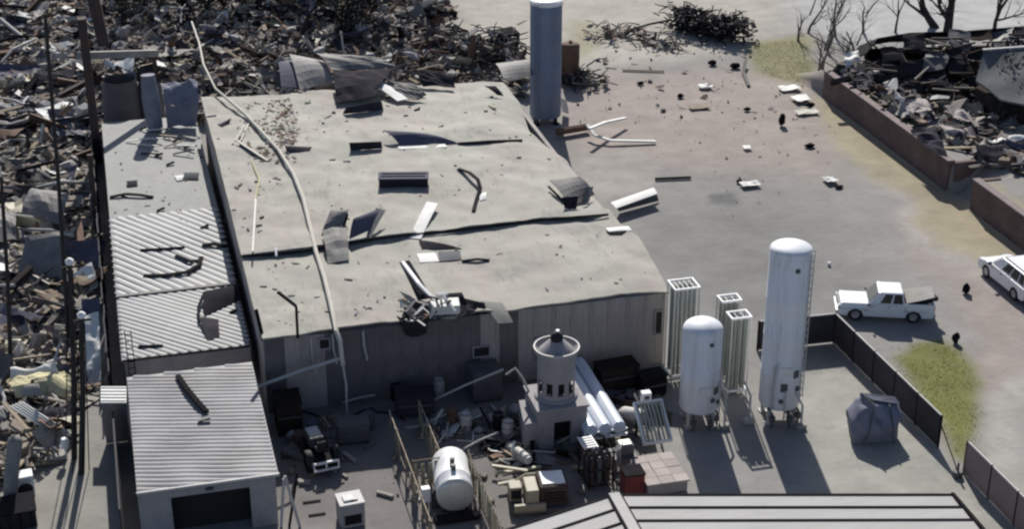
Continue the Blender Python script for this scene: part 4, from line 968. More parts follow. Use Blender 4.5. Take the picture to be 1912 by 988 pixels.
for (a_, c_, m) in (((525, 985, 0), (530, 895, 2.4), 'pale'), ((560, 985, 0), (532, 890, 2.5), 'pale'), ((540, 985, 0), (555, 885, 2.2), 'dark')):
    b = MB(); b.tube([G(*a_), G(*c_)], .07, 8); obj('leg', b, m, t)

# ------------------------------------------------------------------ fallen pale pole across the roofs
def zr(v): return ZR+.25 if v < 455 else ZF+.25
pts = [(358,40,3.0),(372,80,4.2),(380,120,5.0),(402,165,5.3),(460,215,zr(215)),(520,280,zr(280)),(548,325,zr(325)),(566,370,zr(370)),(590,470,zr(470)),(606,520,zr(520)),(618,570,ZF+.25),(628,620,ZF+.2)]
b = MB(); P_ = [G(*p) for p in pts]
last = P_[-1]; P_ += [last+Vector((.12, -.35, -.35))+Vector((0, 0, 0)), last+Vector((.18, -.5, -1.6))]
b.tube(P_, [.08]*4+[.12]*(len(P_)-4), 8); pole = thing('fallen_pole', 'long pale bent pole fallen across the warehouse roof and over its eave', 'pole', P_[7]-Vector((0, 0, .2)))
obj('shaft', b, 'palewood', pole, True)
b = MB(); b.tube([P_[-1], P_[-1]+Vector((.1, -.1, -1.2)), P_[-1]+Vector((.05, -.2, -3.0))], .06, 7); obj('hanging_cable', b, 'pale', pole, True)
b = MB(); b.lathe([(0, .1), (.12, .1), (.12, -.1), (0, -.1)], 10, Matrix.Translation(P_[-1])); obj('bracket', b, 'pale', pole)

# ------------------------------------------------------------------ poles and mast at the left, with insulators
def ppole(bu, bv, tu, tv, r0, label, knob=True, lean=True, m='darkbark', gp=None):
    p = G(bu, bv); z = zat(p, tv); q = G(tu, tv, z) if lean else p+Vector((0, 0, z))
    q = Vector((q.x, q.y, z)); t = thing('utility_pole', label, 'pole', p, 0, gp)
    b = MB(); b.tube([p+Vector((0, 0, -.2)), p.lerp(q, .5)+Vector((.08, 0, 0)), q], [r0, r0*.85, r0*.7], 10); obj('shaft', b, m, t, True)
    if knob:
        b = MB(); b.lathe([(0, .22), (.1, .2), (.2, .1), (.2, -.05), (.1, -.12)], 14, Matrix.Translation(q)); obj('insulator', b, 'white', t, True)
        b = MB(); b.bar(q+Vector((-.4, 0, -.25)), q+Vector((.4, .05, -.25)), .08, .1); obj('cross_arm', b, m, t)
        for s in (-.2, .2):
            b = MB(); b.tube([p+Vector((s*2, .1, .02)), q+Vector((s*.5, 0, -.4))], .025, 6); obj('guy_wire', b, 'dark', t)
    return p, q
ppole(138, 856, 130, 490, .15, 'dark pole with white insulator on top, left of the garage')
ppole(151, 884, 152, 590, .16, 'shorter dark pole with white insulator nearest the lean-to')
ppole(128, 640, 84, 25, .13, 'tall thin dark mast rising through the left debris', False)
ppole(20, 700, 2, 330, .13, 'dark leaning mast at the left edge of the debris', False)
p = G(137, 826, .9); b = MB(); b.lathe([(0, .3), (.14, .28), (.2, .1), (.17, -.25), (0, -.3)], 14, Matrix.Translation(G(136, 850)+Vector((-.3, -.3, .9)))); b.tube([G(136, 850)+Vector((-.3, -.3, 0)), G(136, 850)+Vector((-.3, -.3, .8))], .05, 6); solo('post_lamp', b, 'white', 'white globe post at the foot of the dark poles', 'post lamp', smooth=True)

# brown steel frame behind the annex
f0 = G(184, 300)
t = thing('steel_gantry', 'dark brown steel frame with cross beam standing behind the annex', 'steel frame', f0)
fz = zat(f0, 100); f2 = G(300, 232); f2.y = max(f2.y, 43.4); fb = Vector((f2.x, f2.y, zat(f2, 97)))
b = MB(); b.bar(f0, f0+Vector((0, 0, fz+2.6)), .8, .6); obj('post', b, 'brown', t)
f1 = G(181, 430); b = MB(); b.bar(f1, f1+Vector((.1, .3, 5.2)), .32, .32); obj('post', b, 'brown', t)
b = MB(); b.bar(f0+Vector((-.5, -.3, fz)), Vector((fb.x+.2, fb.y-.3, fb.z)), .45, .5); obj('cross_beam', b, 'sheet', t)
b = MB(); f3 = f0+Vector((1.3, .6, 0)); b.bar(f3+Vector((0, 0, fz+.4)), f3+Vector((-.5, .2, fz+5.0)), 1.0, .8); obj('post', b, 'brown', t)
b = MB(); b.bar(f2, f2+Vector((0, 0, fb.z)), .4, .35); obj('post', b, 'brown', t)

# ------------------------------------------------------------------ single debris pieces placed one by one
def place_pt(q):
    p = G(*q)
    if zF-.3 <= q[2] <= zR+.6:
        z = roofz(p.x, p.y)
        if z is not None: p = G(q[0], q[1], z+.05+max(0, q[2]-(zR if q[1] < 452 else zF)))
    return p
def panel(name, label, cat, cs, m, bulge=.0, t=.04, nu=6, nv=6, wav=.0, group=None):
    c = [place_pt(q) for q in cs]; rows = []
    for j in range(nv+1):
        row = []
        for i in range(nu+1):
            u, v = i/nu, j/nv
            p = c[0]*(1-u)*(1-v)+c[1]*u*(1-v)+c[2]*u*v+c[3]*(1-u)*v
            p.z += bulge*math.sin(math.pi*v)*(.6+.4*math.sin(math.pi*u))+wav*noise.noise(Vector((p.x*1.3, p.y*1.3, len(label)*.7)))
            row.append(p)
        rows.append(row)
    b = MB(); b.sheet(rows, t); return solo(name, b, m, label, cat, group)
def stick(name, label, cat, pts, w, h, m, tube=False, group=None):
    P_ = [place_pt(q) for q in pts]; b = MB()
    if tube: b.tube(P_, w, 7)
    else:
        for p, q in zip(P_, P_[1:]): b.bar(p, q, w, h)
    return solo(name, b, m, label, cat, group, smooth=tube)
zR, zF = ZR+.12, ZF+.12
panel('metal_sheet', 'curled grey-green metal sheet leaning at the back edge of the roof', 'metal sheet', [(540,100,6.30),(600,112,5.90),(625,150,5.20),(560,168,5.10)], 'sheet', .55)
panel('metal_sheet', 'dark side sheet under the curled grey-green sheet', 'metal sheet', [(520,115,5.70),(560,108,6.00),(572,165,5.10),(525,160,5.10)], 'bluesheet', .3)
panel('metal_sheet', 'wide dull purple-grey sheet draped over the back roof edge', 'metal sheet', [(622,132,6.00),(735,128,5.90),(700,178,5.40),(628,192,5.20)], 'darksheet', .35, wav=.2)
panel('metal_sheet', 'long grey sheet above the purple-grey one at the back', 'metal sheet', [(590,98,6.50),(690,105,6.30),(745,125,5.90),(620,130,5.90)], 'sheet', .25, wav=.15)
panel('roof_felt', 'dark folded felt piece below the purple-grey sheet', 'roofing felt', [(648,200,5.45),(712,188,5.60),(716,204,zR),(640,212,zR)], 'darksheet', .12)
panel('roof_panel_scrap', 'bright white torn panel at the back roof edge', 'panel', [(688,152,5.60),(712,150,5.70),(762,184,5.25),(742,188,5.20)], 'whitesheet', .1)
panel('roof_panel_scrap', 'speckled grey panel joined beside the bright white one', 'panel', [(714,148,5.80),(770,155,5.70),(796,178,5.30),(764,187,5.20)], 'sheet', .05, wav=.25)
panel('roof_felt', 'black torn felt right of the speckled panel', 'roofing felt', [(770,128,5.70),(845,138,5.60),(850,162,5.25),(790,158,5.30)], 'darksheet', .15, wav=.3)
panel('metal_sheet', 'thin dark triangular sheet at the back roof edge', 'metal sheet', [(740,120,6.10),(760,118,6.10),(700,150,5.60),(694,150,5.50)], 'darksheet', .05)
panel('roof_felt', 'small black flap near the far right roof corner', 'roofing felt', [(905,160,5.50),(925,160,5.50),(940,178,5.15),(928,176,5.15)], 'darksheet', .1)
panel('metal_sheet', 'curled grey sheet by the silo at the far roof corner', 'metal sheet', [(925,118,4.70),(990,110,4.50),(1000,140,3.90),(940,146,4.50)], 'sheet', .3)
panel('metal_sheet', 'blue-grey sheet with curled left end on the rear roof', 'metal sheet', [(716,243,5.45),(770,246,5.30),(858,268,zR),(748,272,zR)], 'bluesheet', .28, nu=10)
stick('black_stick', 'long black timber lying on the rear roof', 'timber', [(855,268,zR),(915,264,zR+.05),(975,262,zR)], .16, .14, 'dark')
panel('open_crate', 'small dark open frame box on the rear roof', 'frame', [(652,266,5.50),(712,264,5.45),(714,276,zR),(654,280,zR)], 'darksheet', .05)
panel('metal_sheet', 'narrow pale strip on the rear roof under the dark stick', 'metal sheet', [(742,272,zR),(830,268,zR),(835,274,zR),(745,278,zR)], 'whitesheet', .02)
p = G(757, 350, ZR); s_ = mpp(757, 340, ZR)
t = thing('roof_hatch', 'dark rectangular roof hatch in the middle of the rear roof', 'roof hatch', p)
hw_ = 45*s_
b = MB(); b.box(p+Vector((0, .55, .28)), (2*hw_, 1.15, .5), Matrix.Rotation(R(-13.0), 3, 'Z')); obj('curb', b, 'darksheet', t, bev=.05)
b = MB(); b.box(p+Vector((0, .55, .57)), (2*hw_+.1, 1.22, .08), Matrix.Rotation(R(-13.0), 3, 'Z')); obj('lid', b, 'bluesheet', t, bev=.03)
for k in (-.2, .2): b = MB(); b.box(p+Vector((k*.4, .55+k, .63)), (2*hw_*.92, .06, .05), Matrix.Rotation(R(-13.0), 3, 'Z')); obj('lid_rib', b, 'darksheet', t)
stick('bent_strip', 'black bent strip curling like a hook on the rear roof', 'metal strip', [(856,315,zR),(876,322,zR+.3),(892,335,zR+.35),(897,352,zR+.2),(890,372,zR),(884,395,zR)], .22, .08, 'dark')
panel('white_scrap', 'small white scrap beside the black hooked strip', 'scrap', [(894,362,zR),(908,358,zR+.1),(908,372,zR),(896,374,zR)], 'whitesheet', .1)
panel('metal_sheet', 'blue-grey dished sheet standing at the roof seam', 'metal sheet', [(660,408,5.80),(712,388,5.70),(692,428,5.20),(652,446,zF)], 'bluesheet', .25)
panel('metal_sheet', 'bright edge strip of the dished blue-grey sheet', 'metal sheet', [(702,388,5.80),(720,392,5.60),(692,444,zF),(684,440,zF)], 'sheet', .1)
panel('metal_sheet', 'grey folded sheet bent over the roof seam beside the fallen pole', 'metal sheet', [(618,392,5.90),(652,388,6.00),(640,420,5.40),(600,440,5.10)], 'sheet', .3, wav=.15)
panel('metal_sheet', 'pale grey folded sheet hanging from the roof seam', 'metal sheet', [(602,432,5.30),(648,420,5.40),(652,488,zF),(612,492,zF)], 'sheet', .25, wav=.2)
stick('dark_strut', 'dark strut on end beside the folded grey sheets', 'strut', [(636,390,5.80),(648,400,5.50),(640,428,zR)], .16, .12, 'dark')
panel('white_board', 'long cream white board lying across the roof seam', 'board', [(797,376,5.25),(818,380,5.30),(786,446,zF+.15),(764,444,zF+.2)], 'whitesheet', .12)
panel('roof_felt', 'dark felt wedge just below the white board on front roof', 'roofing felt', [(782,448,zF+.3),(800,450,zF+.4),(862,464,zF),(788,464,zF)], 'darksheet', .08)
panel('grey_patch', 'grey oval patch of felt right below the dark wedge', 'roofing felt', [(818,470,zF-.02),(858,468,zF-.02),(862,484,zF-.02),(820,488,zF-.02)], 'greyroof', .03)
panel('white_patch', 'white square sheet lying on the front roof', 'sheet', [(778,474,zF),(812,472,zF),(820,488,zF),(784,490,zF)], 'whitesheet', .04)
stick('black_stick', 'short black sticks on the front roof right of the grey patch', 'stick', [(862,488,zF),(890,484,zF+.1),(914,486,zF)], .12, .1, 'dark')
panel('roof_box', 'grey torn duct box at the right edge of rear roof', 'duct box', [(1026,336,5.60),(1082,330,5.80),(1110,362,5.30),(1066,388,zR)], 'sheet', .25)
panel('roof_box', 'dark side of the torn duct box at the right roof edge', 'duct box', [(1050,368,5.50),(1080,366,5.50),(1076,390,zR),(1054,388,zR)], 'darksheet', .02)
panel('metal_sheet', 'dark slanting flap on the right roof edge by the duct box', 'metal sheet', [(1092,352,5.60),(1108,348,5.50),(1100,376,5.10),(1086,380,5.10)], 'plastic', .02)
stick('dark_strut', 'thin dark strut at the left foot of the duct box', 'strut', [(1024,348,zR+.2),(1052,376,zR)], .10, .10, 'dark')
# torn corner in the front eave
panel('roof_panel_scrap', 'dark up-turned roof panel at the torn front eave', 'panel', [(746,490,5.70),(764,486,5.90),(806,556,5.20),(780,560,5.00)], 'darksheet', .1)
stick('white_beam', 'bright white beam along the up-turned dark panel', 'beam', [(752,490,6.00),(782,530,5.60),(812,562,5.20)], .18, .14, 'white')
panel('roof_panel_scrap', 'pale panel beside the white beam at the torn eave', 'panel', [(812,548,5.30),(836,544,5.30),(838,560,5.00),(818,564,5.00)], 'whitesheet', .05)
b = MB(); q = G(835, 588, ZF+.1); b.box(q+Vector((0, .5, .25)), (1.5, 1.0, .5), Matrix.Rotation(R(-8), 3, 'Z')); solo('white_box', b, 'whitesheet', 'pale striped box perched on the torn front eave', 'box', bev=.02)
for i, pts in enumerate(([(752,590,4.90),(775,562,5.30),(800,570,5.20),(812,596,4.70)], [(760,600,4.70),(790,575,5.40),(806,590,4.90)], [(744,596,4.80),(785,588,5.00),(816,582,5.10)], [(770,610,4.10),(782,580,5.10),(795,566,5.40)])):
    stick('twisted_strip', 'twisted thin metal strips tangled at the torn front eave', 'metal strip', pts, .14, .05, ('sheet', 'whitesheet', 'dark', 'pale')[i], group='twisted strips at the torn eave')
panel('roof_felt', 'black curled felt right of the striped box at the eave', 'roofing felt', [(832,548,5.20),(862,546,5.30),(872,570,4.90),(836,566,4.90)], 'darksheet', .15)
panel('roof_felt', 'black hole edge felt hanging at the torn front eave', 'roofing felt', [(862,556,4.90),(905,566,4.90),(908,586,4.40),(862,588,4.30)], 'darksheet', .05)
panel('roof_flap', 'pale roof flap folded down over the front eave', 'roof flap', [(898,562,4.85),(938,566,4.85),(958,602,4.20),(930,604,4.20)], 'roof', .06)
panel('roof_felt', 'black torn felt hanging below the eave over the blue bin', 'roofing felt', [(744,600,4.60),(800,596,4.60),(796,622,3.70),(760,630,3.50)], 'darksheet', .1, wav=.2)
panel('roof_felt', 'black exposed underlay spread over the torn front eave', 'roofing felt', [(752,566,zF+.1),(840,556,zF+.15),(900,578,zF),(764,604,zF-.1)], 'darksheet', .12, wav=.35, nu=10, nv=8)  # darkness of the torn hole put into a black sheet, with bared deck
for i in range(14):
    u, v = rnd.uniform(748, 860), rnd.uniform(556, 600)
    stick('twisted_strip', 'twisted thin metal strips tangled at the torn front eave', 'metal strip', [(u, v, zF+.2), (u+rnd.uniform(-18, 18), v+rnd.uniform(-22, 4), zF+rnd.uniform(.4, 1.1)), (u+rnd.uniform(-30, 30), v+rnd.uniform(-12, 14), zF+rnd.uniform(.1, .5))], .12, .05, rnd.choice(('sheet', 'whitesheet', 'dark', 'dark', 'rust')), group='twisted strips at the torn eave')
stick('dark_post', 'dark thin post standing up from the front roof edge', 'post', [(556,632,4.40),(553,572,6.00),(518,545,6.70)], .14, .12, 'dark')
stick('dark_post', 'dark slanted post at the front left roof corner', 'post', [(492,636,4.30),(478,578,5.70)], .16, .14, 'dark')
# left part of rear roof: pale sticks near the pole
for i, (pts, w, m) in enumerate((([(442,262,zR+.2),(500,300,zR)], .16, 'palewood'), ([(448,270,zR),(495,296,zR)], .12, 'darkwood'), ([(440,262,zR),(458,232,zR+.3)], .12, 'palewood'), ([(468,222,zR),(450,262,zR)], .10, 'palewood'), ([(478,365,zR),(472,470,zR)], .10, 'pale'), ([(470,300,zR),(484,335,zR),(478,370,zR)], .10, 'yellow'), ([(515,462,zF+.2),(516,478,zF)], .10, 'white'))):
    stick('thin_lath', 'thin broken laths scattered along the fallen pole on the rear roof', 'lath', pts, w, .07, m, group='laths along the fallen pole')
panel('roof_felt', 'small dark felt scrap near the left edge of rear roof', 'roofing felt', [(408,232,zR),(432,220,zR+.2),(428,230,zR),(414,236,zR)], 'darksheet', .05)
panel('roof_felt', 'long dark felt wedge left of centre on rear roof', 'roofing felt', [(532,272,zR+.25),(582,274,zR),(578,280,zR),(536,286,zR)], 'darksheet', .05)
# annex roof debris
zA = AZ+.04
stick('dark_strip', 'black strip lying across the left edge of annex roof', 'metal strip', [(205,368,zA),(235,362,zA+.1),(262,364,zA+.1),(286,368,zA)], .22, .1, 'dark')
panel('dark_scrap', 'small dark square scrap on the annex roof', 'scrap', [(236,338,zA+.1),(256,336,zA+.1),(257,346,zA),(238,348,zA)], 'darksheet', .03)
panel('grey_scrap', 'grey flat box scrap on the upper annex roof', 'scrap', [(344,322,zA+.2),(372,322,zA+.2),(370,334,zA),(342,334,zA)], 'greyroof', .03)
panel('white_scrap', 'white scrap beside the grey box on annex roof', 'scrap', [(326,328,zA),(345,326,zA+.1),(340,336,zA),(330,337,zA)], 'whitesheet', .05)
stick('black_stick', 'thin black stick on the ribbed part of the annex roof', 'stick', [(262,467,zA),(300,465,zA+.05),(345,462,zA)], .13, .1, 'dark')
stick('dark_strip', 'black broad strip at the right edge of the annex roof', 'metal strip', [(378,458,zA),(400,455,zA+.15),(424,461,zA)], .30, .1, 'dark')
stick('dark_strip', 'black forked strip curved like a claw on the annex roof', 'metal strip', [(268,515,zA),(310,514,zA+.05),(350,508,zA+.1),(372,495,zA+.1),(376,480,zA)], .26, .1, 'dark')
stick('dark_strip', 'short black arm of the claw shaped strip', 'metal strip', [(328,478,zA),(352,488,zA+.1),(374,486,zA)], .16, .1, 'dark')
panel('roof_felt', 'large black felt piece near the lower right of annex roof', 'roofing felt', [(378,545,zA+.35),(446,530,zA+.4),(448,560,zA),(382,588,zA+.05)], 'darksheet', .15)
panel('roof_felt', 'hanging black felt tongue below the large felt piece', 'roofing felt', [(370,592,zA+.2),(408,596,zA+.2),(410,628,zA),(388,636,zA)], 'darksheet', .1)
stick('dark_strip', 'thin black curl joining the two felt pieces on annex', 'metal strip', [(380,550,zA+.3),(370,575,zA+.2),(372,602,zA+.1)], .14, .08, 'dark')
stick('black_stick', 'short black stick at the lower left of annex roof', 'stick', [(258,648,zA),(304,646,zA)], .15, .12, 'dark')
for i, (u, v, a_) in enumerate(((300,392,20),(382,424,35),(422,446,10),(436,582,0),(318,306,25),(268,240,10),(330,262,30),(296,290,5),(350,275,40))):
    stick('small_stick', 'small dark sticks scattered on the annex roof', 'stick', [(u-7, v+2, zA), (u+7, v-4, zA+.08)], .14, .1, 'dark', group='small sticks on the annex roof')
for i in range(10):
    u, v = rnd.uniform(245, 360), rnd.uniform(238, 292)
    stick('pale_lath', 'pale laths heaped at the far end of the annex roof', 'lath', [(u-20, v+rnd.uniform(-8, 8), zA), (u+20, v+rnd.uniform(-8, 8), zA+rnd.uniform(.1, .35))], .13, .06, rnd.choice(['palewood', 'whitesheet', 'wood', 'dark']), group='laths at the far end of annex roof')
# garage roof strip
stick('dark_strip', 'black broken strip lying down the garage roof', 'metal strip', [(332,702,SZ+.1),(350,728,SZ+.2),(370,752,SZ+.2),(386,770,SZ+.1)], .26, .12, 'dark')
stick('dark_strip', 'short black scrap at the end of the garage roof strip', 'metal strip', [(370,786,SZ+.1),(392,780,SZ+.15)], .24, .1, 'plastic')
# drums and tarps behind the annex
p = G(232, 232, 1.5); p.z = 0; b = MB(); b.lathe([(1.35, 0), (1.4, 1.5), (1.35, 3.6), (1.2, 4.4)], 24, Matrix.Translation(p+Vector((0, 2, 0)))); solo('grey_vat', b, 'plastic', 'broad dark grey vat behind the far end of annex', 'vat', smooth=True)
p = G(262, 232, 1.5); p.z = 0; b = MB(); b.lathe([(.9, 0), (.95, 1.5), (.9, 3.4), (.8, 3.9)], 20, Matrix.Translation(p+Vector((1, 2.4, 0)))); solo('grey_vat', b, 'greyroof', 'narrower grey vat right of the broad vat', 'vat', smooth=True)
p = G(290, 238, 2.5); b = MB(); b.tube([p, p+Vector((-.1, .1, 1.9)), p+Vector((-.15, .3, 3.9))], [.55, .62, .5], 14); solo('blue_roll', b, 'tarp', 'dark blue upright roll at the far annex roof end', 'roll', smooth=True)
panel('blue_tarp', 'dark blue crumpled tarp between roll and warehouse roof', 'tarpaulin', [(300,150,5.00),(368,150,5.30),(372,196,4.00),(308,196,3.80)], 'tarp', .4, wav=.5, nu=10, nv=10)
panel('blue_tarp', 'dark blue tarp lying on the far end of annex roof', 'tarpaulin', [(308,198,3.80),(372,192,4.00),(366,236,zA),(312,234,zA)], 'tarp', .3, wav=.35, nu=10, nv=10)
for i, (u0, v0, v1, w, m, lab) in enumerate(((878,128,66,.55,'rust','rust brown upright stub standing in the wreckage left of silo'), (866,120,84,.4,'brown','dark brown stub beside the rust brown stub'), (905,120,72,.3,'rust','thin rusty stub left of the silo'), (642,140,60,.16,'pale','pale upright pipe in the wreckage behind the roof'), (505,120,60,.14,'pale','curved pale pipe standing behind the left part of roof'), (800,115,60,.35,'brown','dark brown post in the wreckage behind the speckled panel'))):
    p = G(u0, v0); z = zat(p, v1); b = MB(); b.tube([p, p+Vector((.1, 0, z*.5)), p+Vector((rnd.uniform(-.6, .6), .2, z))], [w*.6, w*.55, w*.45], 6); solo('broken_stub', b, m, lab, 'post')
p = G(942, 92); b = MB(); b.box(p+Vector((0, 0, .9)), (2.2, 1.4, 1.6), Matrix.Rotation(.3, 3, 'Z') @ Matrix.Rotation(.2, 3, 'X')); solo('dark_bin', b, 'dark', 'black box tipped in the wreckage left of the silo', 'bin', bev=.05)
# lot debris
stick('black_rod', 'straight black rod lying on the lot right of the roof', 'rod', [(1223,334,.1),(1290,331,.1)], .16, .14, 'dark')
panel('white_board', 'white bent board propped beside the right roof corner', 'board', [(1140,378,.75),(1220,350,.85),(1228,361,.8),(1150,389,.7)], 'whitesheet', .05)
panel('dark_board', 'dark board under the white bent board', 'board', [(1150,386,.5),(1226,362,.5),(1230,374,.1),(1156,394,.1)], 'plastic', .02)
panel('white_scrap', 'small white topped scrap beside the front roof right edge', 'scrap', [(1130,426,zF),(1172,422,zF+.2),(1180,430,zF),(1138,434,zF)], 'whitesheet', .05)
panel('dark_scrap', 'small black scrap on the corner of the front roof', 'scrap', [(1132,432,zF-.05),(1170,430,zF),(1160,438,zF-.05),(1138,438,zF-.05)], 'dark', .03)
stick('bent_gutter', 'long pale bent gutter piece on the ground by the silo', 'gutter', [(1096,232,.9),(1110,252,.5),(1140,262,.3),(1224,264,.15)], .26, .12, 'whitesheet')
stick('bent_gutter', 'short white branched gutter piece above the long one', 'gutter', [(1100,240,1.2),(1130,228,1.0),(1168,220,.6)], .26, .12, 'whitesheet')
stick('dark_strip', 'dark pipe length lying at the foot of the silo', 'pipe', [(1040,246,.4),(1098,236,.4)], .28, .24, 'rust', True)
panel('white_scrap', 'white sheet scrap leaning on the right side of silo', 'scrap', [(1044,180,1.6),(1058,188,1.4),(1062,212,.2),(1050,208,.2)], 'whitesheet', .1)
stick('thin_board', 'thin long board flat on the lot below the sandy ground', 'board', [(1162,130,.1),(1240,132,.1)], .22, .08, 'wood')
stick('long_branch', 'dark branch pointing out of the charred pile', 'branch', [(1172,56,.2),(1215,44,.5),(1246,38,.8)], .10, .1, 'darkbark', True)
stick('black_strip', 'black curved tyre strip on the lot by the olive grass', 'strip', [(1392,112,.5),(1388,135,.15),(1398,160,.1)], .28, .12, 'black')
for i, (u, v, w, h, m, lab, cat) in enumerate(((1400,343,34,11,'whitesheet','white tipped box lid alone on the middle of the lot','lid'), (1380,338,14,9,'dark','dark lump left of the white lid on the lot','scrap'), (1550,334,22,14,'whitesheet','white torn bag on the lot below the verge','bag'), (1566,348,18,7,'dark','dark rope end trailing from the white bag','rope'),
    (1512,271,20,10,'dark','dark wedge scrap on the lot beside the verge','scrap'), (1460,222,13,30,'dark','dark upright scrap standing on the lot below the wall end','scrap'), (1474,163,36,12,'whitesheet','white flat panel near the end of brick wall','panel'), (1496,182,30,16,'whitesheet','crumpled white panel beside dark scrap by brick wall','panel'), (1512,195,16,14,'dark','dark crumpled scrap by the brick wall end','scrap'), (1506,208,40,10,'palewood','pale broken board near the brick wall end','board'),
    (1395,275,14,8,'whitesheet','tiny white scrap in the middle of upper lot','scrap'), (1270,178,14,10,'dark','dark lump on the upper lot','lump'), (1238,205,12,7,'plastic','dark grey lump on the upper lot below others','lump'), (1305,200,36,5,'wood','short lath beside dark end on the upper lot','lath'), (1394,203,13,9,'dark','dark lump on the upper lot nearest the olive grass','lump'), (1196,154,14,8,'dark','small dark and white scrap on the upper lot','scrap'), (1317,160,22,10,'whitesheet','dusty white scrap on the upper lot','scrap'), (1548,492,7,8,'white','tiny white scrap right of the tall tank top','scrap'), (1330,116,18,12,'dark','dark lump below the charred pile','lump'), (1803,538,16,24,'dark','black crumpled lump on the road left of the estate car','lump'), (1784,630,14,25,'dark','narrow black lump on the road above the green grass','lump'), (1372,122,20,13,'dark','dark crumpled lump below the right end of charred pile','lump'))):
    s_ = mpp(u, v); p = G(u, v+h*.4); b = MB(); ww, hh = w*s_*.5, h*s_*.75
    if m in ('whitesheet', 'palewood', 'wood'):
        dx, dy = ww*1.05, max(ww*.55, h*s_*1.0); b.sheet([[p+Vector((dx*(a_/4-.5)*2*(1+.3*noise.noise(Vector((a_, c_, i)))), -dy*(c_/3-.5)*2*(1+.4*noise.noise(Vector((c_, i, a_)))), .12+.3*hh*(1+noise.noise(Vector((a_*.9, c_*.9, i*1.7)))*1.6))) for a_ in range(5)] for c_ in range(4)], .03)
        solo({'scrap': 'crumpled_scrap', 'lump': 'rubble_lump', 'lid': 'tipped_scrap', 'panel': 'torn_sheet', 'board': 'torn_timber', 'bag': 'torn_bag'}.get(cat, 'torn_'+cat), b, m, lab, cat); continue
    bm = bmesh.new(); bmesh.ops.create_icosphere(bm, subdivisions=2, radius=1)
    vs = []
    for q in bm.verts:
        k = 1+.45*noise.noise(q.co*1.7+Vector((i*3.1, 0, 0))); vs.append(p+Vector((q.co.x*ww*k, q.co.y*max(ww*.6, .15)*k, max(0, hh*.5+q.co.z*hh*.55*k))))
    b.add(vs, [[x.index for x in f.verts] for f in bm.faces]); bm.free()
    solo({'scrap': 'crumpled_scrap', 'lump': 'rubble_lump', 'lid': 'tipped_scrap', 'panel': 'torn_sheet', 'board': 'torn_timber', 'bag': 'torn_bag', 'rope': 'loose_rope'}.get(cat, 'torn_'+cat), b, m, lab, cat)
for i, (cs, m, lab) in enumerate((
        ([(1676,178,3.0),(1728,186,3.0),(1752,222,2.5),(1700,216,2.5)], 'pink', 'pale pinkish roof section lying on the bank, farthest of three'),
        ([(1762,196,3.1),(1800,200,3.1),(1822,228,2.6),(1786,226,2.6)], 'pink', 'pale pinkish torn roof section in the middle of the bank'),
        ([(1752,232,2.7),(1800,236,2.7),(1816,256,2.4),(1770,254,2.4)], 'pink', 'pale pinkish roof section lowest on the bank above brick wall'),
        ([(1575,100,3.2),(1602,92,3.4),(1606,118,2.7),(1580,124,2.7)], 'whitesheet', 'white sheet caught among the leafless shrubs on the bank'),
        ([(1840,262,2.6),(1912,250,2.6),(1915,258,2.5),(1846,270,2.5)], 'whitesheet', 'long white panel on the bank at the right edge'),
        ([(1700,240,2.7),(1745,236,2.9),(1770,290,2.4),(1730,280,2.3)], 'darksheet', 'black felt sheet on the bank beside the brick wall'),
        ([(1820,272,2.9),(1885,266,2.9),(1880,300,2.3),(1826,296,2.3)], 'darksheet', 'black felt sheet on the bank near the wall gap'))):
    panel('bank_sheet', lab, 'sheet', cs, m, .1, wav=.35, nu=8, nv=8)
# left field single pieces
panel('metal_sheet', 'big dark grey dished sheet in the middle of left debris', 'metal sheet', [(60,352,1.6),(132,358,1.3),(118,418,.7),(40,400,.9)], 'sheet', .6, wav=.2, nu=9)
panel('yellow_sheet', 'yellow-green curled edge below the big dished sheet', 'sheet', [(30,402,1.2),(72,412,1.0),(60,424,.5),(18,416,.6)], 'yellow', .2)
panel('metal_sheet', 'dull olive sheet at the left edge below the dished one', 'metal sheet', [(-20,385,1.5),(30,395,1.4),(30,445,.6),(-20,455,.6)], 'sheet', .3, wav=.2)
panel('roof_panel_scrap', 'large dark grey panel standing in left debris beside pole', 'panel', [(50,440,2.2),(118,432,2.4),(120,520,.3),(30,522,.3)], 'sheet', .2, wav=.3)
panel('insulation_sheet', 'wide pale yellow insulation sheet in the lower left debris', 'insulation', [(10,708,.9),(120,690,1.0),(148,738,.5),(30,745,.5)], 'yellow', .4, wav=.4, nu=9)
panel('insulation_sheet', 'crumpled cream insulation scrap above the wide yellow sheet', 'insulation', [(20,690,1.2),(100,676,1.3),(110,696,.9),(20,708,.9)], 'whitesheet', .2, wav=.4, nu=9)
panel('grey_cloth', 'grey cloth lying on the wide yellow insulation', 'cloth', [(45,718,1.5),(72,716,1.5),(80,738,1.1),(40,740,1.1)], 'sheet', .1)
t = thing('ribbed_panel', 'long white ribbed panel sloping down in the lower left debris', 'ribbed panel', G(80, 790))
c_ = [G(18, 760, 1.7), G(40, 752, 1.7), G(132, 812, .5), G(112, 818, .4)]
b = MB(); b.sheet([[c_[0], c_[1]], [c_[3], c_[2]]], .06); obj('sheet', b, 'whitesheet', t)
for k in range(5):
    f = k/4; b = MB(); b.bar(c_[0].lerp(c_[1], f)+Vector((0, 0, .05)), c_[3].lerp(c_[2], f)+Vector((0, 0, .05)), .07, .07); obj('rib', b, 'whitesheet', t)
panel('concrete_slab', 'flat pale concrete slab below the long ribbed panel', 'slab', [(60,822,.35),(115,815,.4),(122,850,.3),(48,868,.3)], 'concrete', .0, t=.25)
panel('roof_felt', 'black felt sheet under the long ribbed panel', 'roofing felt', [(60,768,.9),(140,758,.9),(135,800,.4),(70,800,.4)], 'darksheet', .1, wav=.2)
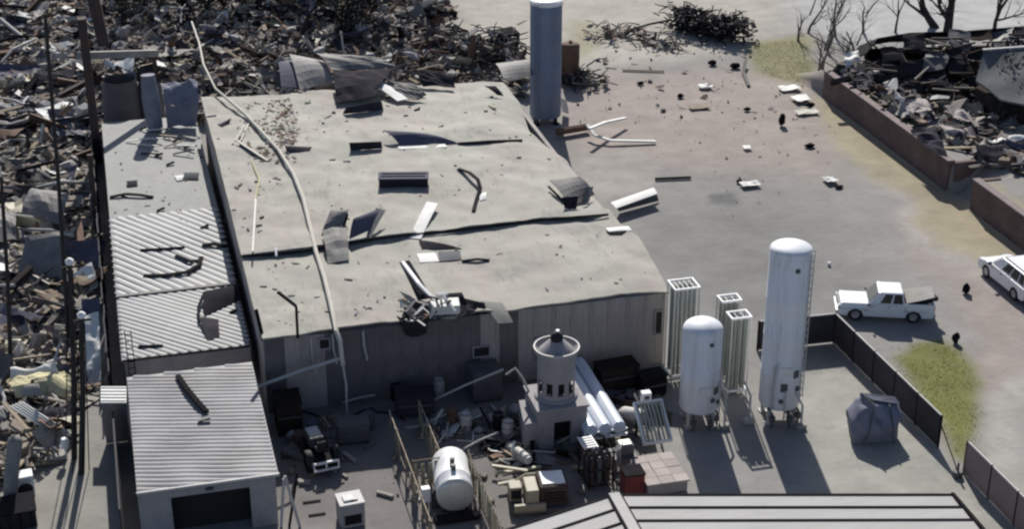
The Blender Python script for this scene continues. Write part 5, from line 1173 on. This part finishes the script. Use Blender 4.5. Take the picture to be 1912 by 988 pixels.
p = G(18, 952); b = MB(); q = G(28, 825, 3.0); b.tube([p, p.lerp(q, .6)+Vector((-.05, 0, 0)), q], [.32, .34, .36], 14); b.lathe(dome(.36, 0, 0, 5, .8), 14, Matrix.Translation(q)); solo('round_post', b, 'sheet', 'stout grey round topped post at the lower left edge', 'post', smooth=True)
p = G(46, 930); t = thing('fan_unit', 'white air conditioning unit with dark round fan opening at lower left', 'air conditioner', p, R(6))
bx('case', (0, .4, .55), (1.05, .75, 1.1), 'white', t, .04)
b = MB(); b.lathe([(0, .0), (.30, .0), (.32, .03), (.36, .03)], 20, Matrix.Translation((.1, .02, .42)) @ Matrix.Rotation(math.pi/2, 4, 'X')); obj('fan_opening', b, 'black', t, shift=False)
for k in range(4): bx('vent_slat', (0, .015, .82+.06*k), (.8, .03, .02), 'pale', t, 0)
p = G(20, 985); t = thing('dark_container', 'dark low container at the bottom left corner below the fan unit', 'container', p, R(5))
bx('box', (0, .4, .45), (2.4, 1.6, .9), 'darksheet', t, .05); bx('rim', (0, .4, .93), (2.5, 1.7, .08), 'dark', t, .01)
for k in range(5): bx('rib', (-.96+.48*k, -.43, .45), (.08, .06, .8), 'dark', t, 0)
panel('clear_sheet', 'pale translucent-looking plastic sheet hanging beside the poles', 'plastic sheet', [(158,590,2.6),(184,585,2.6),(190,712,.3),(160,720,.2)], 'whitesheet', .1, wav=.3, nu=8, nv=12)
panel('blue_sheet', 'blue-grey sheet above the hanging plastic sheet', 'sheet', [(152,560,2.8),(186,556,2.8),(188,600,1.8),(155,606,1.8)], 'bluesheet', .1, wav=.2)

# ------------------------------------------------------------------ trees, shrubs, grass
def limb(b, p, d, L, r, depth, rr_, twig):
    pts = [p]; rs_ = [r]; n = 4
    for k in range(n):
        d = (d+Vector((rr_.uniform(-.22, .22), rr_.uniform(-.22, .22), rr_.uniform(-.05, .18)))).normalized(); p = p+d*L/n; pts.append(p); rs_.append(r*(1-.16*(k+1)))
    b.tube(pts, rs_, 6 if r > .03 else 4, cap=False)
    if depth:
        for k in range(rr_.randint(2, 4)):
            i = rr_.randint(1, n); a = rr_.uniform(0, 6.28); side = d.orthogonal().normalized(); side.rotate(Quaternion(d, a))
            limb(twig if depth <= 2 else b, pts[i], (d*rr_.uniform(.5, .9)+side*rr_.uniform(.5, .9)).normalized(), L*rr_.uniform(.5, .75), rs_[i]*.6, depth-1, rr_, twig)
def bare_tree(p, h, r, seed, label, m='darkbark', lean=(0, 0), group=None, depth=4):
    rr_ = random.Random(seed); t = thing('bare_tree', label, 'bare tree', p, 0, group)
    b, tw = MB(), MB(); limb(b, Vector(p)+Vector((0, 0, -.2)), Vector((lean[0], lean[1], 1)).normalized(), h*.45, r, depth, rr_, tw)
    limb(b, Vector(p)+Vector((.05, 0, h*.2)), Vector((lean[0]+.4, lean[1]+.1, 1)).normalized(), h*.4, r*.6, depth-1, rr_, tw)
    obj('trunk', b, m, t, True)
    if tw.v: props(obj('branches', tw, m, t), kind='stuff')
p = G(1768, 66); p.z = gz(p.x, p.y); bare_tree(p, 14, .5, 3, 'dark leafless tree with forked trunk beside the dark house roof', lean=(.15, 0))
p = G(1672, 60); p.z = gz(p.x, p.y); bare_tree(p, 7, .14, 5, 'thin leafless tree on pale ground left of the forked tree')
p = G(1748, 50); p.z = gz(p.x, p.y); bare_tree(p, 11, .38, 8, 'leaning dark leafless tree behind the dark house', lean=(-.55, .1))
p = G(1856, 58); p.z = gz(p.x, p.y); bare_tree(p, 11, .22, 9, 'leafless tree at the upper right edge behind the house')
for i, (u, v, h, lab) in enumerate(((1535, 128, 8, 'pale leafless shrub at the far end of the brick wall'), (1560, 66, 9, 'grey leafless tree above the brick wall end'), (1508, 60, 8, 'grey leafless tree left of the dark house'), (1578, 140, 5.5, 'low tangled leafless shrub on top of the brick wall'), (1545, 100, 8, 'tangled leafless shrub behind the brick wall end'), (1596, 110, 6, 'leafless shrub between the brick wall and charred house'), (1526, 150, 4.5, 'low leafless shrub at the very end of the brick wall'), (1490, 75, 4, 'small leafless shrub beside the olive grass'), (1612, 60, 7, 'leafless tree at the left corner of the charred house'))):
    p = G(u, v); p.z = gz(p.x, p.y); bare_tree(p, h, .15, 20+i, lab, 'branch', depth=4)
def leaf_shrub(p, w, h, seed, label, group=None, m='foliage', n=420):
    rr_ = random.Random(seed); t = thing('dark_shrub', label, 'shrub', p, 0, group)
    b, tw = MB(), MB()
    cl = [Vector((rr_.gauss(0, .34)*w, rr_.gauss(0, .34)*w, h*rr_.uniform(.25, .95))) for _ in range(14)]
    for c in cl: tw.tube([Vector(p), Vector(p)+c*.5+Vector((0, 0, .1)), Vector(p)+c*1.05], [.05, .035, .015], 4)
    for _ in range(n):
        c = rr_.choice(cl); q = Vector(p)+c+Vector((rr_.gauss(0, .16)*w, rr_.gauss(0, .16)*w, rr_.gauss(0, .13)*h)); s_ = rr_.uniform(.08, .2)
        if q.z < p[2]+.05: q.z = p[2]+.1
        d = Vector((rr_.uniform(-1, 1), rr_.uniform(-1, 1), rr_.uniform(-.6, 1))).normalized(); e = d.orthogonal().normalized(); f = d.cross(e)
        b.add([q-e*s_, q-f*s_*.5, q+e*s_, q+f*s_*.5], [(0, 1, 2, 3)])
    props(obj('crown', b, m, t), kind='stuff'); props(obj('stems', tw, 'darkbark', t), kind='stuff')
ORD = 'first second third fourth fifth sixth seventh eighth ninth tenth eleventh twelfth thirteenth fourteenth fifteenth sixteenth seventeenth'.split()
shr = [(300,30,2.4,3.0),(345,20,2.6,3.6),(385,40,2.2,2.6),(420,15,2.8,3.6),(455,35,2.2,3.0),(490,12,2.6,3.6),(525,20,2.4,3.2),(560,30,2.2,2.6),(600,25,2.6,3.4),(640,40,2.6,3.2),(680,55,2.4,3.0),(700,28,2.4,3.2),(270,12,2.4,3.4),(665,8,2.4,3.4),(590,2,2.6,3.6),(235,60,2.0,2.6),(655,75,2.0,2.2)]
for i, (u, v, w, h) in enumerate(shr):
    p = G(u, v); leaf_shrub(p, w*1.15, h*1.35+.8, 40+i, '%s from the left of the dark leafy shrubs along the upper edge' % ORD[sorted(range(len(shr)), key=lambda q: shr[q][0]).index(i)], 'dark shrubs behind the warehouse', n=700)
for i, (u, v, w, h, lab) in enumerate(((1892,205,2.6,4.0,'dark evergreen shrub before the grey porch roof'), (1905,160,2.2,4.2,'dark evergreen shrub at the right edge under the grey roof'), (1880,240,1.6,1.8,'low dark shrub above the lumber heap at right edge'))):
    p = G(u, v, 2.05); leaf_shrub(p, w, h, 80+i, lab)
# charred heap on the sandy ground
def tangle(name, label, cat, pts, n, L, mats, zmax, spread, group=None):
    c = sum((G(*q) for q in pts), Vector())/len(pts); t = thing(name, label, cat, c)
    for m, k in mats:
        b = MB()
        for _ in range(k):
            a, e = rnd.choice(list(zip(pts, pts[1:]))); q = G(*a).lerp(G(*e), rnd.random()); q += Vector((rnd.gauss(0, spread), rnd.gauss(0, spread), 0))
            d = Vector((rnd.uniform(-1, 1), rnd.uniform(-1, 1), rnd.uniform(-.35, .55))).normalized(); l = L*rnd.uniform(.4, 1.2); q.z = rnd.uniform(.05, zmax)
            if rnd.random() < .6: b.tube([q, q+d*l*.5+Vector((rnd.uniform(-.15, .15), 0, rnd.uniform(-.1, .25))), q+d*l], [.07, .055, .03], 5)
            else: b.box(q, (l*.6, rnd.uniform(.15, .5), .05), d.to_track_quat('X', 'Z').to_matrix())
        b.v = [(x[0], x[1], max(.02, x[2])) for x in b.v]
        obj({'darkbark': 'charred_branches', 'darksheet': 'burnt_sheets', 'branch': 'grey_branches', 'sheet': 'sheet_scraps'}.get(m, 'scraps'), b, m, t)['kind'] = 'stuff'
tangle('charred_heap', 'big charred heap of branches and scrap on sandy ground', 'debris heap', [(1268,48),(1300,60),(1345,72),(1378,76)], 0, 1.1, (('darkbark', 420), ('darksheet', 300), ('brown', 60), ('branch', 40)), 1.9, .75)
tangle('twig_heap', 'loose heap of twigs and scrap between silo and charred heap', 'debris heap', [(1120,75),(1150,62),(1180,70)], 0, 1.4, (('branch', 46), ('rust', 22), ('sheet', 16)), .6, 1.0)
tangle('scrap_heap', 'flat scatter heap of dark scrap left of the charred heap', 'debris heap', [(1195,80),(1225,88),(1260,92)], 0, 1.5, (('darkbark', 22), ('sheet', 14), ('branch', 16)), .4, .8)
tangle('scrap_heap', 'dark scrap heap at the right foot of the silo', 'debris heap', [(1055,150),(1080,158),(1110,148)], 0, 1.6, (('darkbark', 60), ('darksheet', 25), ('sheet', 30), ('branch', 20)), .9, .9)
tangle('scrap_heap', 'scrap heap piled behind the far right warehouse corner', 'debris heap', [(860,110),(920,100),(970,125)], 0, 2.0, (('darkbark', 70), ('darksheet', 40), ('sheet', 40), ('branch', 50)), 2.2, 1.5)
# grass by the fence and the olive tuft: uncountable blades
def grass(name, poly, n, h, label):
    P_ = [G(*q) for q in poly]; xs = [q.x for q in P_]; ys = [q.y for q in P_]; b = MB(); k = 0
    def ins(x, y):
        c = False
        for a, e in zip(P_, P_[1:]+P_[:1]):
            if (a.y > y) != (e.y > y) and x < (e.x-a.x)*(y-a.y)/(e.y-a.y)+a.x: c = not c
        return c
    while k < n:
        x, y = rnd.uniform(min(xs), max(xs)), rnd.uniform(min(ys), max(ys)); k += 1
        if not ins(x+rnd.gauss(0, .3), y+rnd.gauss(0, .3)) or fn(x, y, .7, 5) < -.45: continue
        a = rnd.uniform(0, 6.28); w = .035; hh = h*rnd.uniform(.5, 1.2); l = rnd.uniform(-.06, .06)
        b.add([(x-w*math.cos(a), y-w*math.sin(a), 0), (x+w*math.cos(a), y+w*math.sin(a), 0), (x+l, y+l*.7, hh)], [(0, 1, 2)])
    o = obj(name, b, 'grass'); props(o, label, None, None, 'stuff')
grass('grass', [(1690,640),(1790,645),(1828,740),(1825,815),(1795,855),(1765,835),(1735,770),(1665,672)], 3200, .045, 'green grass patch between dark fence and road')
grass('grass', [(1400,84),(1500,74),(1526,130),(1500,158),(1425,138)], 4000, .05, 'olive grass tuft at the far end of the lot')

# ------------------------------------------------------------------ debris fields
FOOT = [(-8.4, .3, -9.2, 43), (-.4, 22.8, -1, 39.5)]
def blocked(x, y, pad=0):
    return any(a-pad < x < b_+pad and c-pad < y < d+pad for a, b_, c, d in FOOT) or (x > h0.x and bt[0].y+.2-(x-bt[0].x)*.3 < y < hy+6) or abs(x-49.4) < .9 and y < 41
def inpoly(P_, x, y):
    c = False
    for a, e in zip(P_, P_[1:]+P_[:1]):
        if (a[1] > y) != (e[1] > y) and x < (e[0]-a[0])*(y-a[1])/(e[1]-a[1])+a[0]: c = not c
    return c
def sample(P_):
    xs = [q[0] for q in P_]; ys = [q[1] for q in P_]
    while True:
        x, y = rnd.uniform(min(xs), max(xs)), rnd.uniform(min(ys), max(ys))
        if inpoly(P_, x, y) and not blocked(x, y): return x, y
PAL = [((.36,.335,.30),7),((.27,.25,.225),9),((.17,.152,.138),6),((.07,.06,.06),2),((.19,.14,.105),5),((.33,.28,.19),3),((.60,.58,.54),1),((.14,.14,.175),2),((.24,.195,.17),6)]
PALL = [c for c, k in PAL for _ in range(k)]
def mound(x, y, s): return max(0, s*(.35+.9*fn(x, y, .16, 21)+.4*fn(x, y, .5, 22)))
def rubble(label, poly, n, lo, hi, mh, pal=PALL, cond=None, zg=0):
    P_ = [tuple(G(*q[:2], zg))[:2] for q in poly]; b = MB(); k = 0
    for _ in range(n):
        x, y = sample(P_)
        if cond and not cond(x, y): continue
        s = lo+(hi-lo)*rnd.random()**2.2; typ = rnd.random(); z = gz(x, y)+mound(x, y, mh)*rnd.random()**.6
        q = Quaternion((rnd.uniform(-1, 1), rnd.uniform(-1, 1), rnd.uniform(-1, 1))+(rnd.uniform(-1, 1),)); q.normalize()
        if typ < .38: d = (s*.5, s*.4, s*.3)
        elif typ < .70: d = (s*1.5, s*.16, s*.07); q = Quaternion((0, 0, 1), rnd.uniform(0, 6.28)) @ Quaternion((0, 1, 0), rnd.gauss(0, .3)) @ Quaternion((1, 0, 0), rnd.gauss(0, .4))
        else: d = (s*1.0, s*.8, .03); q = Quaternion((0, 0, 1), rnd.uniform(0, 6.28)) @ Quaternion((0, 1, 0), rnd.gauss(0, .35)) @ Quaternion((1, 0, 0), rnd.gauss(0, .35))
        c = rnd.choice(pal); f = rnd.uniform(.75, 1.25); c = tuple(min(.8, v*f) for v in c)
        o = len(b.v); b.box((x, y, z+.04), d, q.to_matrix(), c)
        for i in range(o, o+8):
            v = b.v[i]; b.v[i] = (v[0]+rnd.uniform(-.12, .12)*s*.6, v[1]+rnd.uniform(-.12, .12)*s*.6, max(gz(x, y)-.02, v[2]+rnd.uniform(-.1, .1)*s*.3))
    o = obj('rubble', b, 'rubble'); return props(o, label, None, None, 'stuff')
LEFT = [(-140,-30),(188,-30),(190,228),(206,480),(222,735),(150,760),(110,860),(60,900),(-140,960)]
BACK = [(150,-30),(830,-30),(850,60),(985,120),(990,180),(960,190),(150,250)]
HILL = [(1590,85),(1660,150),(1780,190),(1912,215),(2000,300),(1900,310),(1790,268),(1560,130)]
rubble('fine rubble filling the debris field left of the annex', LEFT, 6500, .12, 1.6, .7, PALL+[(.42,.385,.335)]*18+[(.31,.255,.185)]*10)
rubble('fine rubble behind the warehouse and annex', BACK, 7500, .15, 1.8, 1.9, PALL+[(.05,.046,.05)]*4+[(.16,.12,.10)]*8+[(.24,.20,.19)]*6)
rubble('fine rubble between brick wall and dark house', [(1548,128),(1640,112),(1690,190),(1912,228),(1990,330),(1880,318),(1800,280),(1640,195)], 1100, .3, 2.4, .6, PALL+[(.30,.25,.235)]*10+[(.05,.045,.045)]*14, zg=2.05)
rubble('small rubble scattered on the lot below the silo and charred heap', [(1060,60),(1240,60),(1420,110),(1500,200),(1300,230),(1060,230)], 200, .06, .6, .05)
rubble('pale chips and scraps over the upper lot', [(1060,230),(1560,150),(1570,330),(1380,420),(1240,300)], 150, .04, .24, .02)
def roof_bits(label, poly, z, n, lo, hi, pal=PALL):
    P_ = [tuple(G(*q, z))[:2] for q in poly]; b = MB(); xs = [q[0] for q in P_]; ys = [q[1] for q in P_]
    for _ in range(n):
        x, y = rnd.uniform(min(xs), max(xs)), rnd.uniform(min(ys), max(ys))
        if not inpoly(P_, x, y) or fn(x, y, .35, 31) < rnd.uniform(-.6, .3): continue
        s = lo+(hi-lo)*rnd.random()**3; c = tuple(min(.7, v*rnd.uniform(.8, 1.2)) for v in rnd.choice(pal))
        zz = roofz(x, y) if z > 3 else z-.05+.05*fn(x, y, .25, 9)-.05
        if zz is None: continue
        b.box((x, y, zz+s*.08), (s*rnd.choice((.5, 1, 1.6)), s*.4, s*.25), Matrix.Rotation(rnd.uniform(0, 6.28), 3, 'Z') @ Matrix.Rotation(rnd.gauss(0, .25), 3, 'X'), c)
    o = obj('roof_rubble', b, 'rubble'); return props(o, label, None, None, 'stuff')
roof_bits('small rubble along the back of warehouse roof', [(385,190),(940,165),(960,215),(620,225),(560,330),(470,460),(440,430)], ZR+.05, 700, .05, .5)
roof_bits('sparse chips over the rear roof', [(420,230),(980,220),(1110,380),(470,450)], ZR+.05, 260, .04, .3)
roof_bits('sparse chips over the front roof', [(470,490),(1130,420),(1220,520),(520,610)], ZF+.05, 260, .04, .3)
roof_bits('small rubble over the annex roof', [(200,240),(370,225),(440,450),(215,460)], AZ+.05, 260, .05, .32)
roof_bits('brown leaf litter beside the fallen pole on the rear roof', [(455,190),(540,180),(560,240),(540,300),(480,300),(440,250)], ZR+.05, 2200, .05, .3, [(.20,.13,.09),(.26,.18,.13),(.13,.09,.07),(.32,.25,.17)])
def yard_bits():
    P_ = [tuple(G(*q))[:2] for q in ((500,720),(1240,700),(1260,925),(960,960),(520,900))]; b = MB()
    for _ in range(420):
        x, y = rnd.uniform(0, 24), rnd.uniform(-16, -.2)
        if not inpoly(P_, x, y): continue
        s = .08+.5*rnd.random()**2.5; c = rnd.choice(PALL); b.box((x, y, s*.15), (s*rnd.choice((.6, 1, 2)), s*.4, s*.3), Matrix.Rotation(rnd.uniform(0, 6.28), 3, 'Z'), c)
    o = obj('yard_litter', b, 'rubble'); props(o, 'small scraps strewn about the shaded yard', None, None, 'stuff')
yard_bits()

# larger debris pieces, each its own object: a few shapes of every kind, shared between copies
def sh_board(i):
    r_ = random.Random(100+i); L, w = r_.uniform(1.6, 3.2), r_.uniform(.14, .30); b = MB(); n = 4; v = []
    b.add([(-L/2, -w/2, 0), (L/2-.2*r_.random(), -w/2, 0), (L/2, 0, 0), (L/2-.25*r_.random(), w/2, 0), (-L/2, w/2, 0), (-L/2+.2, 0, 0)], []); o = b.v; b.v = []
    b.prism([p[:2] for p in o], 0, .06); return b
def sh_sheet(i):
    r_ = random.Random(200+i); L, w = r_.uniform(1.2, 2.6), r_.uniform(.8, 1.6); k = r_.uniform(-.5, .8); b = MB()
    rows = [[Vector((L*(u/6-.5)*(1-.25*(v/4)*r_.random()), w*(v/4-.5), k*((u/6-.5)**2)*1.6+.14*noise.noise(Vector((u*.5, v*.6, i*2.3))))) for u in range(7)] for v in range(5)]
    b.sheet(rows, .03); return b
def sh_chunk(i):
    r_ = random.Random(300+i); bm = bmesh.new(); bmesh.ops.create_icosphere(bm, subdivisions=1, radius=1); b = MB()
    s = Vector((r_.uniform(.4, .8), r_.uniform(.35, .6), r_.uniform(.25, .45)))
    b.add([Vector((v.co.x*s.x, v.co.y*s.y, v.co.z*s.z))*r_.uniform(.7, 1.25)+Vector((0, 0, s.z*.6)) for v in bm.verts], [[v.index for v in f.verts] for f in bm.faces]); bm.free(); return b
def sh_branch(i):
    r_ = random.Random(400+i); b = MB(); L = r_.uniform(1.8, 3.6); pts = [Vector((L*(k/5-.5), r_.uniform(-.15, .15), .1+r_.uniform(0, .3))) for k in range(6)]; b.tube(pts, [.08, .075, .07, .055, .04, .02], 6)
    for k in (2, 3, 4): b.tube([pts[k], pts[k]+Vector((.3, r_.choice((-1, 1))*r_.uniform(.3, .6), .25))], [.035, .012], 5)
    return b
def sh_beam(i):
    r_ = random.Random(500+i); L = r_.uniform(2.0, 4.0); b = MB(); b.box((0, 0, .03), (L, .28, .04)); b.box((0, 0, .18), (L, .04, .26)); b.box((0, 0, .33), (L, .28, .04)); return b
def sh_pipe(i):
    r_ = random.Random(600+i); L = r_.uniform(1.8, 3.8); b = MB(); b.tube([(-L/2, 0, .12), (-L*.1, r_.uniform(-.2, .2), .16+r_.uniform(0, .3)), (L/2, r_.uniform(-.5, .5), .12)], .07, 8); return b
KINDS = {'splintered_board': (sh_board, ['wood', 'palewood', 'darkwood', 'wood'], 'board', 'splintered board'), 'metal_sheet': (sh_sheet, ['sheet', 'darksheet', 'sheet', 'bluesheet', 'rust', 'whitesheet', 'beige'], 'metal sheet', 'crumpled sheet'),
         'concrete_chunk': (sh_chunk, ['concrete', 'concrete', 'wall2'], 'rubble chunk', 'broken masonry chunk'), 'broken_branch': (sh_branch, ['branch', 'darkbark', 'branch'], 'branch', 'broken bare branch'),
         'steel_beam': (sh_beam, ['rust', 'brown', 'dark'], 'beam', 'bent steel beam'), 'bent_pipe': (sh_pipe, ['pale', 'rust', 'dark'], 'pipe', 'bent pipe')}
PROT = {}
TONE = dict(wood='weathered brown', palewood='pale beige', darkwood='charred', sheet='grey', darksheet='black', whitesheet='white', beige='beige', bluesheet='blue-grey', concrete='pale', wall2='grey', branch='grey', darkbark='black', rust='rusty', brown='dark brown', dark='black', pale='whitish')
def in_left(x, y):
    return '%s in the left debris, %s' % ('near annex' if x > -11 else 'mid-field' if x > -18 else 'far out', 'near the poles' if y < 4 else 'level with ribbed roof' if y < 22 else 'level with plain roof' if y < 42 else 'at the top')
def in_back(x, y):
    return '%s %s' % ('close behind' if y < 46 else 'some way behind' if y < 58 else 'far behind', 'the annex' if x < 0 else 'the left part of warehouse' if x < 9 else 'the middle of warehouse' if x < 17 else 'the warehouse beside the silo')
def by_house(x, y):
    return 'on the bank before dark house, %s' % ('far end' if y > 33 else 'middle' if y > 26 else 'near end')
def scatter(kind, poly, n, place, zone, mh, smin=.6, smax=1.2, tilt=.35, zg=0):
    f, ms, cat, nm = KINDS[kind]; P_ = [tuple(G(*q, zg))[:2] for q in poly]
    for _ in range(n):
        i = rnd.randrange(len(ms)*2); key = (kind, i)
        if key not in PROT: PROT[key] = obj(kind, f(i), ms[i % len(ms)]); o = PROT[key]
        else: o = PROT[key].copy(); COL.objects.link(o)
        x, y = sample(P_); s = rnd.uniform(smin, smax); o.scale = (s, s, s)
        o.location = (x, y, gz(x, y)+mound(x, y, mh)*.9); o.rotation_euler = (rnd.gauss(0, tilt), rnd.gauss(0, tilt), rnd.uniform(0, 6.28))
        props(o, '%s %s %s %s' % (('huge' if s > (smin+smax)/2 else 'big') if smin > 1.1 else 'large' if s > (smin+smax)/2 else 'small', TONE[ms[i % len(ms)]], nm, place(x, y)), cat, nm+('es ' if nm.endswith('ch') else 's ')+zone)
for kind, nl, nb_, nh in (('splintered_board', 110, 110, 60), ('metal_sheet', 95, 110, 30), ('concrete_chunk', 60, 60, 12), ('broken_branch', 60, 110, 20), ('steel_beam', 28, 36, 4), ('bent_pipe', 36, 36, 8)):
    scatter(kind, LEFT, nl, in_left, 'in the left debris field', .8, .7, 1.5)
    scatter(kind, BACK, nb_, in_back, 'behind the warehouse', 2.2, .6, 1.4, .5)
    scatter(kind, [(1560,130),(1640,115),(1700,195),(1912,232),(1980,320),(1880,310),(1800,278),(1640,192)], nh, by_house, 'by the dark house', .5, .6, 1.2, zg=2.05)

def in_yard(x, y): return '%s, %s' % ('in the shaded yard' if y > -6 else 'in the yard front', 'by the garage' if x < 5 else 'left of the turret' if x < 12 else 'around the turret')
KINDS['splintered_board'][1][:] = ['darkwood', 'wood', 'darkwood', 'wood']
for kind, n in (('splintered_board', 46), ('metal_sheet', 34), ('bent_pipe', 44), ('broken_branch', 14), ('concrete_chunk', 18), ('steel_beam', 14)):
    scatter(kind, [(505,745),(700,700),(960,690),(1230,700),(1240,790),(1100,850),(960,880),(900,835),(735,790),(560,860)], n, in_yard, 'in the yard', .35, .45, .9, .3)

for u, v, m, lab in ((560, 838, 'rust', 'rusty barrel beside the dark locker by the garage'), (585, 818, 'bluesheet', 'blue-grey barrel behind the dark tractor'), (690, 800, 'plastic', 'dark barrel between the workbench and tank pen'), (845, 790, 'rust', 'rusty barrel behind the tank pen in the shade'), (870, 800, 'pale', 'pale barrel behind the tank pen in the shade'), (930, 800, 'dark', 'black barrel left of the turret base'), (948, 815, 'pale', 'pale barrel left of the turret base'), (1090, 850, 'rust', 'rusty barrel right of the turret doorway'), (740, 745, 'dark', 'black barrel beside the blue bin'), (820, 735, 'pale', 'pale barrel in the deep shade by warehouse wall')):
    p = G(u, v); t = thing('barrel', lab, 'barrel', p, 0, 'barrels in the shaded yard'); T = Matrix.Translation(p)
    b = MB(); b.lathe([(0, .02), (.29, 0), (.3, .3), (.315, .32), (.3, .34), (.3, .6), (.315, .62), (.3, .64), (.29, .9), (0, .88)], 16, T); obj('drum', b, m, t, True)
    b = MB(); b.lathe([(.29, .88), (.31, .9), (.31, .93), (.27, .93), (.26, .9)], 16, T); obj('lid_ring', b, 'plastic', t, True)
for k, (u, v, a_, lab) in enumerate(((620, 790, 10, 'grey wooden pallet in the shade behind the tractor'), (800, 812, -15, 'grey wooden pallet behind the back of tank pen'), (965, 845, 25, 'grey wooden pallet near the small grey pump'))):
    p = G(u, v); t = thing('pallet', lab, 'pallet', p, R(a_), 'pallets in the shaded yard')
    for q in range(6): bx('slat', (-.5+.2*q, 0, .13), (.12, 1.1, .025), 'wood', t, 0)
    for q in (-.48, 0, .48): bx('bearer', (0, q, .06), (1.12, .1, .11), 'wood', t, 0)
for k, (pts, lab) in enumerate(((((560, 770), (640, 790), (700, 760), (760, 790)), 'black hose snaking over the shaded yard near the tractor'), (((880, 800), (930, 830), (985, 815), (1000, 850)), 'black hose from the tank pen towards the turret'), (((1090, 770), (1060, 830), (1110, 860), (1150, 850)), 'black hose beside the turret and gas tubes'))):
    P_ = [G(*q, .06) for q in pts]; Q_ = []
    for i in range(len(P_)-1):
        for f in range(6):
            q = P_[i].lerp(P_[i+1], f/6); Q_.append(q+Vector((.25*math.sin(i*2+f), .2*math.cos(i+f*1.3), 0)))
    b = MB(); b.tube(Q_, .05, 6); solo('hose', b, 'black', lab, 'hose', smooth=True)

for kind, n, a, c in (('metal_sheet', 34, 1.5, 2.6), ('splintered_board', 26, 1.4, 2.2), ('steel_beam', 8, 1.2, 1.8), ('bent_pipe', 14, 1.3, 2.2)):
    scatter(kind, [(-140,20),(188,20),(190,228),(206,480),(205,640),(140,740),(60,800),(-140,860)], n, lambda x, y: in_left(x, y), 'of great size in the left debris field', .9, a, c, .25)
    scatter(kind, [(200,-20),(820,-20),(850,60),(960,110),(700,150),(380,170),(200,200)], n//2, lambda x, y: in_back(x, y), 'of great size behind the warehouse', 2.0, a, c*.9, .3)
